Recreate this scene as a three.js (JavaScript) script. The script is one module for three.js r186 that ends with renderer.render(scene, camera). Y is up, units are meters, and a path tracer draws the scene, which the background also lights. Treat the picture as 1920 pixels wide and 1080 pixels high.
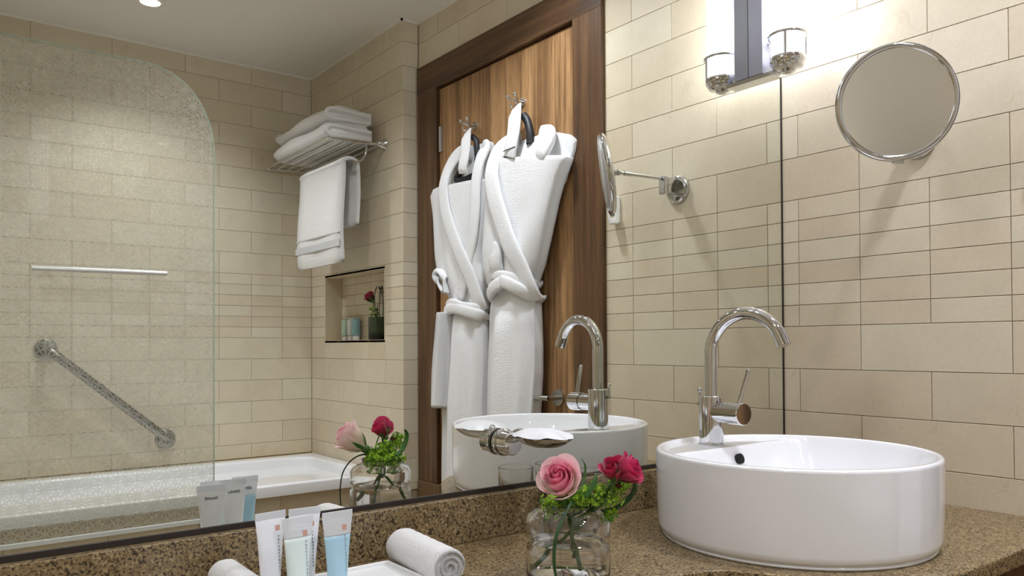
import * as THREE from 'three';
import { RoundedBoxGeometry } from 'three/addons/geometries/RoundedBoxGeometry.js';
import { mergeGeometries } from 'three/addons/utils/BufferGeometryUtils.js';
import { RectAreaLightUniformsLib } from 'three/addons/lights/RectAreaLightUniformsLib.js';

// ------------------------------------------------------------------ camera, light level
RectAreaLightUniformsLib.init();
const scene = new THREE.Scene();
scene.background = new THREE.Color(0x000000);
const V = (x, y, z) => new THREE.Vector3(x, y, z);
const CY = 1.187;                                   // eye height; the counter top is at 0.86
const camera = new THREE.PerspectiveCamera(2 * Math.atan(540 / 1472.25) * 180 / Math.PI, 1920 / 1080, 0.05, 30);
camera.position.set(-1.6667, CY, 1.095);
{
  const y = 52.3916 * Math.PI / 180, p = 0.759 * Math.PI / 180, r = -0.2888 * Math.PI / 180;
  const F = V(Math.cos(p) * Math.cos(y), Math.sin(p), -Math.cos(p) * Math.sin(y));
  const R0 = V(Math.sin(y), 0, Math.cos(y)), U0 = R0.clone().cross(F);
  const R = R0.clone().multiplyScalar(Math.cos(r)).addScaledVector(U0, Math.sin(r));
  const U = R0.clone().multiplyScalar(-Math.sin(r)).addScaledVector(U0, Math.cos(r));
  camera.quaternion.setFromRotationMatrix(new THREE.Matrix4().makeBasis(R, U, F.clone().negate()));
}
camera.setViewOffset(1920, 1080, 0, -87, 1920, 1080);
camera.updateProjectionMatrix();
scene.add(camera);
const renderer = new THREE.WebGLRenderer({ antialias: true });
renderer.toneMapping = THREE.LinearToneMapping;
renderer.toneMappingExposure = 1.2;
renderer.shadowMap.enabled = true;
const SCONCE_POWER = 0.15;      // candela of each of the two lamps in one sconce tube
const SPOT_POWER = 7.0;       // candela of each ceiling downlight
const WARM = new THREE.Color().setRGB(0.88, 0.915, 1.02);
const LAMP = new THREE.Color().setRGB(0.88, 0.915, 1.02);

// ------------------------------------------------------------------ helpers
let seed = 7;
const rnd = () => { seed = (seed * 1664525 + 1013904223) >>> 0; return seed / 4294967296; };
const rr = (a, b) => a + (b - a) * rnd();
const lerp = (a, b, t) => a + (b - a) * t, clamp = (x, a = 0, b = 1) => Math.min(b, Math.max(a, x));
const smooth = (a, b, x) => { const t = clamp((x - a) / (b - a)); return t * t * (3 - 2 * t); };
const taken = {};
const numbered = (n) => { const b = n.replace(/_\d{3}$/, ''); const k = taken[b] = (taken[b] ?? -1) + 1; return k ? `${b}_${String(k).padStart(3, '0')}` : b; };
function thing(name, label, category, pos = [0, 0, 0], group) {
  const o = new THREE.Group(); o.name = numbered(name); o.position.set(...pos); scene.add(o);
  o.userData = { label, category }; if (group) o.userData.group = group; return o;
}
function structure(name, parent) { const o = new THREE.Group(); o.name = name; o.userData.kind = 'structure'; (parent || scene).add(o); return o; }
function part(name, geo, m, parent, pos, label) {
  const g = Array.isArray(geo) ? mergeGeometries(geo.map((x) => { const y = x.index ? x.toNonIndexed() : x; for (const k of Object.keys(y.attributes)) if (!['position', 'normal', 'uv', 'color'].includes(k)) y.deleteAttribute(k); return y; })) : geo;
  const o = new THREE.Mesh(g, m); o.name = name; o.castShadow = o.receiveShadow = true;
  if (pos) o.position.set(...pos); if (label) o.userData.label = label;
  if (parent) parent.add(o); return o;
}
const boxG = (w, h, d, x = 0, y = 0, z = 0, r = 0) => { const g = r ? new RoundedBoxGeometry(w, h, d, 3, r) : new THREE.BoxGeometry(w, h, d); g.translate(x, y, z); return g; };
// box between two corners
const span = (x0, x1, y0, y1, z0, z1, r = 0) => boxG(Math.abs(x1 - x0), Math.abs(y1 - y0), Math.abs(z1 - z0), (x0 + x1) / 2, (y0 + y1) / 2, (z0 + z1) / 2, r);
function rod(a, b, r0, r1 = r0, n = 20) {
  const d = b.clone().sub(a), g = new THREE.CylinderGeometry(r1, r0, d.length(), n);
  g.applyQuaternion(new THREE.Quaternion().setFromUnitVectors(V(0, 1, 0), d.clone().normalize()));
  g.translate((a.x + b.x) / 2, (a.y + b.y) / 2, (a.z + b.z) / 2); return g;
}
const tube = (pts, r, n = 48, m = 14) => new THREE.TubeGeometry(new THREE.CatmullRomCurve3(pts), n, r, m);
const lathe = (prof, n = 64) => new THREE.LatheGeometry(prof.map(([r, y]) => new THREE.Vector2(r, y)), n);
// surface through closed loops of points
function skin(loops, caps = true) {
  const n = loops[0].length, P = [], UV = [], I = [];
  loops.forEach((L, j) => { for (let i = 0; i <= n; i++) { const p = L[i % n]; P.push(p.x, p.y, p.z); UV.push(i / n, j / (loops.length - 1)); } });
  const w = n + 1;
  for (let j = 0; j + 1 < loops.length; j++) for (let i = 0; i < n; i++) { const a = j * w + i; I.push(a, a + 1, a + w, a + 1, a + w + 1, a + w); }
  if (caps) for (const j of [0, loops.length - 1]) {
    const c = loops[j].reduce((s, p) => s.add(p), V(0, 0, 0)).divideScalar(n), k = P.length / 3;
    P.push(c.x, c.y, c.z); UV.push(0.5, j ? 1 : 0);
    for (let i = 0; i < n; i++) j ? I.push(j * w + i, j * w + i + 1, k) : I.push(i + 1, i, k);
  }
  const g = new THREE.BufferGeometry();
  g.setAttribute('position', new THREE.Float32BufferAttribute(P, 3)); g.setAttribute('uv', new THREE.Float32BufferAttribute(UV, 2)); g.setIndex(I);
  g.computeVertexNormals();
  // close the seam of the normals
  const N = g.attributes.normal;
  for (let j = 0; j < loops.length; j++) { const a = j * w, b = a + n; const s = V(N.getX(a) + N.getX(b), N.getY(a) + N.getY(b), N.getZ(a) + N.getZ(b)).normalize(); N.setXYZ(a, s.x, s.y, s.z); N.setXYZ(b, s.x, s.y, s.z); }
  return g;
}
// flat soft band along a path; out(t) is the direction the band faces
function band(pts, out, width, thick, n = 40, m = 16, e = 0.7) {
  const c = new THREE.CatmullRomCurve3(pts), loops = [];
  for (let j = 0; j <= n; j++) {
    const t = j / n, p = c.getPoint(t), T = c.getTangent(t).normalize(), o = (typeof out === 'function' ? out(t) : out).clone();
    o.addScaledVector(T, -o.dot(T)).normalize(); const B = T.clone().cross(o);
    const w = typeof width === 'function' ? width(t) : width, h = typeof thick === 'function' ? thick(t) : thick, L = [];
    for (let i = 0; i < m; i++) { const a = i / m * 2 * Math.PI, cx = Math.cos(a), sx = Math.sin(a); L.push(p.clone().addScaledVector(B, Math.sign(cx) * Math.abs(cx) ** e * w / 2).addScaledVector(o, Math.sign(sx) * Math.abs(sx) ** e * h / 2)); }
    loops.push(L);
  }
  return uvs(skin(loops), 1, 8 * c.getLength());
}
// grid surface f(u, v), both 0..1
function sheet(f, nu, nv, color) {
  const P = [], UV = [], C = [], I = [];
  for (let j = 0; j <= nv; j++) for (let i = 0; i <= nu; i++) { const p = f(i / nu, j / nv); P.push(p.x, p.y, p.z); UV.push(i / nu, j / nv); if (color) { const c = color(i / nu, j / nv); C.push(c.r, c.g, c.b); } }
  for (let j = 0; j < nv; j++) for (let i = 0; i < nu; i++) { const a = j * (nu + 1) + i; I.push(a, a + 1, a + nu + 1, a + 1, a + nu + 2, a + nu + 1); }
  const g = new THREE.BufferGeometry(); g.setAttribute('position', new THREE.Float32BufferAttribute(P, 3)); g.setAttribute('uv', new THREE.Float32BufferAttribute(UV, 2));
  if (color) g.setAttribute('color', new THREE.Float32BufferAttribute(C, 3));
  g.setIndex(I); g.computeVertexNormals(); return g;
}

// ------------------------------------------------------------------ textures
const hash = (x, y, s) => { let h = (x * 374761393 + y * 668265263 + s * 1442695041) | 0; h = Math.imul(h ^ (h >>> 13), 1274126177); return ((h ^ (h >>> 16)) >>> 0) / 4294967296; };
function noise(x, y, per, s, perY = per) {                     // tileable value noise
  const xi = Math.floor(x), yi = Math.floor(y), fx = x - xi, fy = y - yi, u = fx * fx * (3 - 2 * fx), v = fy * fy * (3 - 2 * fy);
  const q = (a, b) => hash(((a % per) + per) % per, ((b % perY) + perY) % perY, s);
  return lerp(lerp(q(xi, yi), q(xi + 1, yi), u), lerp(q(xi, yi + 1), q(xi + 1, yi + 1), u), v);
}
function texture(w, h, f, srgb = true, repeat = [1, 1]) {
  const d = new Uint8Array(w * h * 4);
  for (let y = 0; y < h; y++) for (let x = 0; x < w; x++) { const c = f(x / w, y / h), k = (y * w + x) * 4; d[k] = clamp(c[0]) * 255; d[k + 1] = clamp(c[1]) * 255; d[k + 2] = clamp(c[2]) * 255; d[k + 3] = 255; }
  const t = new THREE.DataTexture(d, w, h); t.wrapS = t.wrapT = THREE.RepeatWrapping; t.magFilter = THREE.LinearFilter; t.minFilter = THREE.LinearMipmapLinearFilter; t.generateMipmaps = true;
  if (srgb) t.colorSpace = THREE.SRGBColorSpace; t.repeat.set(...repeat); t.needsUpdate = true; return t;
}
const mixc = (a, b, t) => [lerp(a[0], b[0], t), lerp(a[1], b[1], t), lerp(a[2], b[2], t)];
const marbleMap = texture(1024, 1024, (u, v) => {   // one metre of pale limestone: clouds, specks, hair veins
  const n1 = noise(u * 8, v * 8, 8, 1), n2 = noise(u * 24, v * 24, 24, 2), n3 = noise(u * 90, v * 90, 90, 3), n4 = noise(u * 300, v * 300, 300, 4);
  let c = mixc([0.93, 0.915, 0.885], [0.985, 0.975, 0.955], 0.45 * n1 + 0.35 * n2 + 0.2 * n3);
  const vein = Math.abs(noise(u * 14 + 1.2 * n2, v * 14 + 1.2 * n3, 14, 9) - 0.5) ;
  const mask = smooth(0.62, 0.8, noise(u * 10, v * 10, 10, 12));
  c = mixc(c, [0.80, 0.755, 0.685], 0.22 * mask * (1 - smooth(0.0, 0.022, vein)));
  const k = 0.985 + 0.03 * n4; return [c[0] * k, c[1] * k, c[2] * k];
});
const graniteMap = texture(1024, 1024, (u, v) => {  // half a metre of brown speckled granite
  const a = noise(u * 260, v * 260, 260, 21), b = noise(u * 170, v * 170, 170, 22), e = noise(u * 330, v * 330, 330, 23), g = noise(u * 60, v * 60, 60, 24);
  let c = mixc([0.47, 0.395, 0.27], [0.62, 0.535, 0.385], 0.65 * a + 0.35 * g);
  c = mixc(c, [0.74, 0.67, 0.52], smooth(0.66, 0.82, b) * 0.6);
  c = mixc(c, [0.26, 0.205, 0.135], smooth(0.62, 0.8, e) * 0.7);
  c = mixc(c, [0.15, 0.115, 0.08], smooth(0.66, 0.8, noise(u * 200 + 7.3, v * 200, 200, 25)) * 0.75);
  return c;
});
const woodMap = (dark, mid, light, s, fine) => texture(1024, 512, (u, v) => {   // straight vertical grain, 1 m across
  const w = 0.004 * (noise(u * 6, v * 3, 6, s, 3) - 0.5);
  const a = noise((u + w) * 24, v * 2, 24, s + 1, 2), b = noise((u + w) * 70, v * 3, 70, s + 2, 3), c3 = noise((u + w) * fine, v * 6, fine, s + 3, 6), p = noise(u * 500, v * 26, 500, s + 4, 26);
  let t = 0.26 * a + 0.42 * b + 0.32 * c3; t = smooth(0.18, 0.82, t);
  let c = t < 0.5 ? mixc(dark, mid, t * 2) : mixc(mid, light, t * 2 - 1);
  const k = 0.9 + 0.2 * p; return [c[0] * k, c[1] * k, c[2] * k];
});
const leafWood = woodMap([0.46, 0.335, 0.215], [0.60, 0.455, 0.30], [0.69, 0.535, 0.37], 31, 240);
const casingWood = woodMap([0.28, 0.19, 0.11], [0.345, 0.24, 0.145], [0.41, 0.295, 0.185], 41, 300);
const terry = texture(512, 512, (u, v) => { const n = 0.6 * noise(u * 128, v * 128, 128, 51) + 0.4 * noise(u * 256, v * 256, 256, 52); return [n, n, n]; }, false);

const std = (o) => new THREE.MeshStandardMaterial(o), phy = (o) => new THREE.MeshPhysicalMaterial(o);
const M = {};
const tileTones = [[0.87, 0.836, 0.757], [0.88, 0.84, 0.765], [0.86, 0.82, 0.74], [0.88, 0.85, 0.775], [0.858, 0.81, 0.725], [0.87, 0.825, 0.742]];
M.tiles = tileTones.map((c) => std({ color: new THREE.Color().setRGB(...c, THREE.SRGBColorSpace), map: marbleMap, roughness: 0.42 }));
M.grout = std({ color: 0x9c8b72, roughness: 0.9 });
M.stone = std({ color: 0xd6c8ad, map: marbleMap, roughness: 0.45 });
M.ceiling = std({ color: 0xe6e2da, roughness: 0.9 });
M.cornice = std({ color: 0xe8e3d8, roughness: 0.8 });
M.floor = std({ color: 0xb9a98c, map: marbleMap, roughness: 0.3 });
M.granite = std({ map: graniteMap, roughness: 0.3 });
M.door = std({ map: leafWood, roughness: 0.42 });
M.casing = std({ map: casingWood, roughness: 0.42 });
M.chrome = std({ color: 0xd5d6d8, metalness: 1, roughness: 0.07 });
M.satin = std({ color: 0xb9b8b4, metalness: 1, roughness: 0.28 });
M.steel = std({ color: 0x8d8a84, metalness: 1, roughness: 0.22 });
M.mirror = std({ color: new THREE.Color().setRGB(0.86, 0.875, 0.83), metalness: 1, roughness: 0 });
M.lens = std({ color: new THREE.Color().setRGB(0.88, 0.87, 0.85), metalness: 1, roughness: 0.24 });
M.seal = std({ color: 0x2a211b, roughness: 0.6 });
M.plate = std({ color: 0x94949e, metalness: 0.25, roughness: 0.38 });
M.ceramic = phy({ color: 0xf1f1f3, roughness: 0.12, clearcoat: 0.6, clearcoatRoughness: 0.03 });
M.acrylic = phy({ color: 0xf0f0f2, roughness: 0.16, clearcoat: 0.4 });
M.plastic = std({ color: 0xececea, roughness: 0.35 });
M.towel = phy({ color: 0xf3f2f0, roughness: 0.95, bumpMap: terry, bumpScale: 0.0016, sheen: 0.3, sheenRoughness: 0.8 });
M.robe = M.towel.clone(); M.robe.color.set(0xf4f4f5);
M.robeIn = M.towel.clone(); M.robeIn.color.set(0xe9e9ea);
M.hanger = std({ color: 0x17181d, roughness: 0.5 });
M.dark = std({ color: 0x0c0b0b, roughness: 0.7 });
M.glass = phy({ color: 0xffffff, roughness: 0, transmission: 1, thickness: 0.02, ior: 1.5 });
M.pane = phy({ color: 0xf8faf6, roughness: 0, transmission: 1, thickness: 0, ior: 1.5 });
M.water = phy({ color: 0xffffff, roughness: 0, transmission: 1, thickness: 0.05, ior: 1.33 });
M.stem = std({ color: 0x4a6a2c, roughness: 0.6 });
M.blade = std({ color: 0x28481f, roughness: 0.5, side: THREE.DoubleSide });
M.leaf = std({ color: 0x3a6a2b, roughness: 0.5, side: THREE.DoubleSide });
M.lime = std({ color: 0xb2d648, roughness: 0.7, side: THREE.DoubleSide });
M.petal = phy({ vertexColors: true, roughness: 1, transmission: 0.35, thickness: 0, side: THREE.DoubleSide });
M.emblem = std({ color: 0x3d4fa0, roughness: 0.9 });
M.lampGlow = std({ color: 0xffffff, emissive: LAMP, emissiveIntensity: 1.6, roughness: 0.3 });
M.opal = std({ color: 0xffffff, emissive: LAMP, emissiveIntensity: 0.55, roughness: 0.3 });
M.spotGlow = std({ color: 0xffffff, emissive: LAMP, emissiveIntensity: 6, roughness: 0.4 });

// ------------------------------------------------------------------ the shell: tiled walls, ceiling, floor
const CEIL = 2.516, WALLZ = 2.6, TOWELX = -0.076, LEFTX = -2.55, MIRROR_X0 = -2.4;
const rowsY = [];                                  // [bottom, top, tile width, first joint]
{
  const base = 1.227;                              // below: courses of 0.1; six courses of 0.05; courses of 0.1 above
  const big = [];
  for (let k = 1; k <= 13; k++) big.push([base - 0.1 * k, base - 0.1 * (k - 1), 0.3, k % 2 ? 0.192 : 0.042]);
  for (let k = 0; k < 6; k++) rowsY.push([base + 0.05 * k, base + 0.05 * (k + 1), 0.15, 0.042]);
  for (let k = 0; k < 11; k++) big.push([base + 0.3 + 0.1 * k, base + 0.4 + 0.1 * k, 0.3, k % 2 ? 0.042 : 0.192]);
  rowsY.push(...big);
}
const tileGeos = {};
function tileGeo(w, h, variant) {
  const key = `${w.toFixed(3)}_${h.toFixed(3)}_${variant}`;
  if (tileGeos[key]) return tileGeos[key];
  const g0 = 0.0007, c = 0.0007, d = 0.007, x = w / 2 - g0, y = h / 2 - g0, xi = x - c, yi = y - c, P = [], N = [], UV = [], I = [];
  const ou = hash(variant, 3, 77), ov = hash(variant, 5, 78);
  const quad = (a, b, e, f) => { const n = b.clone().sub(a).cross(e.clone().sub(a)).normalize(), k = P.length / 3; for (const p of [a, b, e, f]) { P.push(p.x, p.y, p.z); N.push(n.x, n.y, n.z); UV.push(p.x + ou, p.y + ov); } I.push(k, k + 1, k + 2, k, k + 2, k + 3); };
  const f = [V(-xi, -yi, 0), V(xi, -yi, 0), V(xi, yi, 0), V(-xi, yi, 0)], m = [V(-x, -y, -c), V(x, -y, -c), V(x, y, -c), V(-x, y, -c)], b = m.map((p) => V(p.x, p.y, -d));
  quad(...f);
  for (let i = 0; i < 4; i++) { const j = (i + 1) % 4; quad(m[i], m[j], f[j], f[i]); quad(b[i], b[j], m[j], m[i]); }
  const g = new THREE.BufferGeometry(); g.setAttribute('position', new THREE.Float32BufferAttribute(P, 3)); g.setAttribute('normal', new THREE.Float32BufferAttribute(N, 3)); g.setAttribute('uv', new THREE.Float32BufferAttribute(UV, 2)); g.setIndex(I);
  return tileGeos[key] = g;
}
function cut(rects, h) {                           // rectangles minus one hole
  const out = [];
  for (const [a, b, c, d] of rects) {
    if (h[1] <= a || h[0] >= b || h[3] <= c || h[2] >= d) { out.push([a, b, c, d]); continue; }
    if (h[0] > a) out.push([a, h[0], c, d]); if (h[1] < b) out.push([h[1], b, c, d]);
    const l = Math.max(a, h[0]), r = Math.min(b, h[1]);
    if (h[2] > c) out.push([l, r, c, h[2]]); if (h[3] < d) out.push([l, r, h[3], d]);
  }
  return out;
}
// lay tiles over u0..u1, v0..v1 of a wall; place(u, v) is a point of its face
function lay(wall, u0, u1, v0, v1, place, turn, holes = [], shift = 0) {
  for (const [ya, yb, w, first] of rowsY) {
    const c = Math.max(ya, v0), d = Math.min(yb, v1); if (d - c < 0.006) continue;
    const k0 = Math.floor((u0 - first - shift) / w);
    for (let a = first + shift + k0 * w; a < u1; a += w) {
      let rects = [[Math.max(a, u0), Math.min(a + w, u1), c, d]];
      if (rects[0][1] - rects[0][0] < 0.004) continue;
      for (const h of holes) rects = cut(rects, h);
      for (const [p, q, r, s] of rects) {
        if (q - p < 0.006 || s - r < 0.006) continue;
        const t = part('tile', tileGeo(q - p, s - r, Math.floor(rnd() * 4)), M.tiles[Math.floor(rnd() * M.tiles.length)], wall);
        t.position.copy(place((p + q) / 2, (r + s) / 2)); t.rotation.y = turn;
      }
    }
  }
}
const DOOR = { z0: 0.603, z1: 1.6815, top: 2.3205 };
{ // wall with the basin's end and the door
  const w = structure('wall_right');
  part('wall_core', [span(0.003, 0.16, 0, CEIL, -0.15, DOOR.z0), span(0.003, 0.16, DOOR.top, CEIL, DOOR.z0, 1.70), span(0.07, 0.16, 0, DOOR.top, DOOR.z0, 1.70)], M.grout, w);
  lay(w, 0.0, DOOR.z0, 0, CEIL, (u, v) => V(0, v, u), -Math.PI / 2);
  lay(w, DOOR.z0, 1.692, DOOR.top, CEIL, (u, v) => V(0, v, u), -Math.PI / 2);
}
const NICHE = { z0: 1.843, z1: 2.444, y0: 1.211, y1: 1.511, x: 0.012 };
{ // wall with the towel shelf and the niche, standing 76 mm proud
  const w = structure('wall_niche'), x = TOWELX + 0.003, b = 0.16;
  part('wall_core', [span(x, b, 0, CEIL, 1.695, NICHE.z0), span(x, b, 0, CEIL, NICHE.z1, WALLZ + 0.12), span(x, b, 0, NICHE.y0 - 0.01, NICHE.z0, NICHE.z1), span(x, b, NICHE.y1 + 0.01, CEIL, NICHE.z0, NICHE.z1), span(NICHE.x + 0.004, b, NICHE.y0 - 0.01, NICHE.y1 + 0.01, NICHE.z0, NICHE.z1)], M.grout, w);
  lay(w, 1.692, WALLZ, 0.6, CEIL, (u, v) => V(TOWELX, v, u), -Math.PI / 2, [[NICHE.z0, NICHE.z1, NICHE.y0, NICHE.y1]]);
  lay(w, NICHE.z0 + 0.004, NICHE.z1 - 0.004, NICHE.y0, NICHE.y1, (u, v) => V(NICHE.x, v, u), -Math.PI / 2);
  lay(w, TOWELX, -0.002, 0.6, CEIL, (u, v) => V(u, v, 1.692), Math.PI);
  for (const [a, c] of [[NICHE.y0 - 0.01, NICHE.y0], [NICHE.y1, NICHE.y1 + 0.01]]) part('niche_slab', span(TOWELX, NICHE.x, a, c, NICHE.z0, NICHE.z1), M.stone, w);
  for (const [a, c] of [[NICHE.z0 - 0.0, NICHE.z0 + 0.008], [NICHE.z1 - 0.008, NICHE.z1]]) part('niche_slab', span(TOWELX, NICHE.x, NICHE.y0, NICHE.y1, a, c), M.stone, w);
}
{ // wall behind the bath
  const w = structure('wall_bath');
  part('wall_core', span(LEFTX - 0.12, TOWELX, 0, CEIL, WALLZ + 0.003, WALLZ + 0.13), M.grout, w);
  lay(w, 0.076, 2.46, 0.662, CEIL, (u, v) => V(-u, v, WALLZ), Math.PI, [], 0.034);
}
{ // wall behind the mirror and the wall to the left
  const w = structure('wall_mirror');
  part('wall_core', span(LEFTX - 0.12, 0.0, 0, CEIL, -0.15, -0.008), M.grout, w);
  part('upper_facing', span(LEFTX, -0.001, 2.36, CEIL, -0.008, 0), M.stone, w);
  const l = structure('wall_left');
  part('wall_core', span(LEFTX - 0.12, LEFTX, 0, CEIL, -0.15, WALLZ + 0.13), M.stone, l);
}
{
  const f = structure('floor'); part('floor_slab', span(LEFTX - 0.12, 0.16, -0.12, 0, -0.15, WALLZ + 0.13), M.floor, f);
  const c = structure('ceiling'); part('ceiling_slab', span(LEFTX - 0.12, 0.16, CEIL, CEIL + 0.14, -0.15, WALLZ + 0.13), M.ceiling, c);
  const t = structure('trim_1');                   // pale bead where walls and ceiling meet
  part('ceiling_bead', [span(LEFTX, TOWELX, CEIL - 0.008, CEIL, WALLZ - 0.008, WALLZ), span(TOWELX - 0.008, TOWELX, CEIL - 0.008, CEIL, 1.684, WALLZ), span(TOWELX - 0.008, 0, CEIL - 0.008, CEIL, 1.684, 1.692), span(-0.008, 0, CEIL - 0.008, CEIL, 0, 1.684), span(LEFTX, 0, CEIL - 0.008, CEIL, 0, 0.008)], M.cornice, t);
}

// ------------------------------------------------------------------ door
const doorUV = (g, turn) => { // grain runs up; u across
  const p = g.attributes.position, uv = g.attributes.uv; for (let i = 0; i < p.count; i++) turn ? uv.setXY(i, p.getY(i) + 0.3 * p.getX(i), p.getZ(i)) : uv.setXY(i, p.getZ(i) + 0.7 * p.getX(i), p.getY(i)); return g;
};
{
  const d = structure('door_1'), cx0 = -0.014, leafX = 0.002, in0 = 0.735, in1 = 1.541, it = 2.207;
  part('casing_side', doorUV(span(cx0, 0.07, 0.58, DOOR.top, DOOR.z0, in0, 0.004)), M.casing, d);
  part('casing_side', doorUV(span(cx0, 0.07, 0.64, DOOR.top, in1, DOOR.z1, 0.004)), M.casing, d);
  part('casing_head', doorUV(span(cx0 - 0.0005, 0.07, it, DOOR.top + 0.0005, DOOR.z0 - 0.0005, DOOR.z1 + 0.0005, 0.004), true), M.casing, d);
  part('plinth_block', span(cx0 - 0.004, 0.07, 0, 0.64, in1 - 0.028, DOOR.z1, 0.003), std({ color: 0x6f573e, roughness: 0.45, map: marbleMap }), d);
  part('plinth_block', doorUV(span(cx0, 0.07, 0, 0.58, DOOR.z0, in0, 0.003)), M.casing, d);
  const leaf = part('door_leaf', doorUV(span(leafX, 0.062, 0.01, it - 0.006, in0 + 0.012, in1 - 0.006, 0.002)), M.door, d);
  part('door_gap', span(0.055, 0.068, 0, it, in0, in1), M.dark, d);
  const ends = (y, name) => part(name, [rod(V(leafX + 0.012, y - 0.05, in1 - 0.012), V(leafX + 0.012, y + 0.05, in1 - 0.012), 0.006).translate(-0.014, 0, 0), span(leafX - 0.003, leafX + 0.003, y - 0.05, y + 0.05, in1 - 0.03, in1 - 0.012)], M.satin, leaf);
  ends(2.0, 'hinge'); ends(1.175, 'hinge'); ends(0.4, 'hinge');
  const hz = 0.822, hy = 1.016;
  part('handle', [rod(V(leafX, hy, hz), V(leafX - 0.009, hy, hz), 0.0265, 0.0265, 32), rod(V(leafX, hy, hz), V(leafX - 0.052, hy, hz), 0.0085), tube([V(leafX - 0.05, hy, hz - 0.006), V(leafX - 0.054, hy, hz + 0.02), V(leafX - 0.053, hy - 0.002, hz + 0.075), V(leafX - 0.05, hy + 0.002, hz + 0.135)], 0.0082, 30)], M.satin, leaf);
  for (const [y, z] of [[2.0, 1.287], [2.017, 1.002]]) {   // twin-knob robe hooks
    const k = [rod(V(leafX, y, z), V(leafX - 0.006, y, z), 0.014, 0.014, 24), rod(V(leafX, y, z), V(leafX - 0.03, y, z), 0.005)];
    for (const s of [-1, 1]) { k.push(tube([V(leafX - 0.028, y, z), V(leafX - 0.036, y + 0.004, z + s * 0.012), V(leafX - 0.05, y + 0.012, z + s * 0.02)], 0.0042, 12, 10)); const b = new THREE.SphereGeometry(0.0075, 16, 12); b.translate(leafX - 0.051, y + 0.014, z + s * 0.0205); k.push(b); }
    k.push(tube([V(leafX - 0.028, y - 0.002, z), V(leafX - 0.036, y - 0.018, z), V(leafX - 0.052, y - 0.024, z), V(leafX - 0.058, y - 0.012, z)], 0.0035, 14, 10));
    part('robe_hook', k, M.chrome, leaf);
  }
}

// ------------------------------------------------------------------ big mirror over the counter
{
  const m = thing('wall_mirror', 'large wall-wide frameless mirror above the granite counter, with a dark bottom edge', 'mirror', [0, 0, 0]);
  part('mirror_glass', span(MIRROR_X0, -0.0045, 0.9425, 2.36, -0.008, 0), M.mirror, m);
  part('edge_strip', span(-0.0045, -0.0004, 0.93, 2.36, -0.008, 0.0012), M.seal, m, null, 'dark upright joint in the corner');
  part('bottom_channel', span(MIRROR_X0, -0.0004, 0.9345, 0.9425, -0.008, 0.003), M.seal, m, null, 'dark channel under the glass');
}

// ------------------------------------------------------------------ counter and cabinet
const planar = (g, s = 2) => { // uv in half metres from the two widest directions of each face
  const p = g.attributes.position, n = g.attributes.normal, uv = g.attributes.uv;
  for (let i = 0; i < p.count; i++) { const ax = Math.abs(n.getX(i)), ay = Math.abs(n.getY(i)), az = Math.abs(n.getZ(i)); if (ay >= ax && ay >= az) uv.setXY(i, p.getX(i) * s, p.getZ(i) * s); else if (az >= ax) uv.setXY(i, p.getX(i) * s, p.getY(i) * s); else uv.setXY(i, p.getZ(i) * s, p.getY(i) * s); } return g;
};
const TOP = 0.86;
{
  const c = thing('vanity_counter', 'brown speckled granite counter with an upstand along the mirror', 'counter', [0, 0, 0]);
  // shallow shelf on the left that swells out round the basin
  const front = (inset) => { const sh = new THREE.Shape(); const e = new THREE.CatmullRomCurve3([[-2.5, 0.355], [-1.6, 0.355], [-0.95, 0.355], [-0.79, 0.357], [-0.735, 0.375], [-0.694, 0.435], [-0.648, 0.507], [-0.585, 0.563], [-0.5, 0.594], [-0.4, 0.6], [-0.2, 0.6], [-0.001, 0.6]].map(([x, z]) => V(x, 0, z - inset))).getPoints(120); sh.moveTo(-2.5, -0.0); for (const q of e) sh.lineTo(q.x, -q.z); sh.lineTo(-0.001, 0); return sh; };
  const slab = (inset, y0, y1, bevel) => { const g = new THREE.ExtrudeGeometry(front(inset), { depth: y1 - y0 - 2 * bevel, bevelEnabled: bevel > 0, bevelThickness: bevel, bevelSize: bevel, bevelOffset: -bevel, bevelSegments: 3, curveSegments: 8 }); g.rotateX(-Math.PI / 2); g.translate(0, y0 + bevel, 0); return g; };
  part('counter_slab', planar(slab(0, TOP - 0.026, TOP, 0.003)), M.granite, c);
  part('backsplash', planar(span(-2.5, -0.001, TOP, 0.9345, -0.006, 0.0165, 0.002)), M.granite, c);
  const v = thing('vanity_cabinet', 'dark wooden cabinet below the granite counter', 'cabinet', [0, 0, 0]);
  part('carcass', slab(0.03, 0.1, TOP - 0.0265, 0), M.casing, v);
  part('plinth', slab(0.07, 0.0, 0.1, 0), M.dark, v);
  for (let k = 0; k < 3; k++) { const x1 = -0.85 - 0.55 * k, f = part('cabinet_door', doorUV(span(x1 - 0.542, x1, 0.12, TOP - 0.034, 0.325, 0.344, 0.002)), M.casing, v); part('pull', rod(V(x1 - 0.05, 0.55, 0.36), V(x1 - 0.05, 0.7, 0.36), 0.005), M.satin, f); }
}

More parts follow.
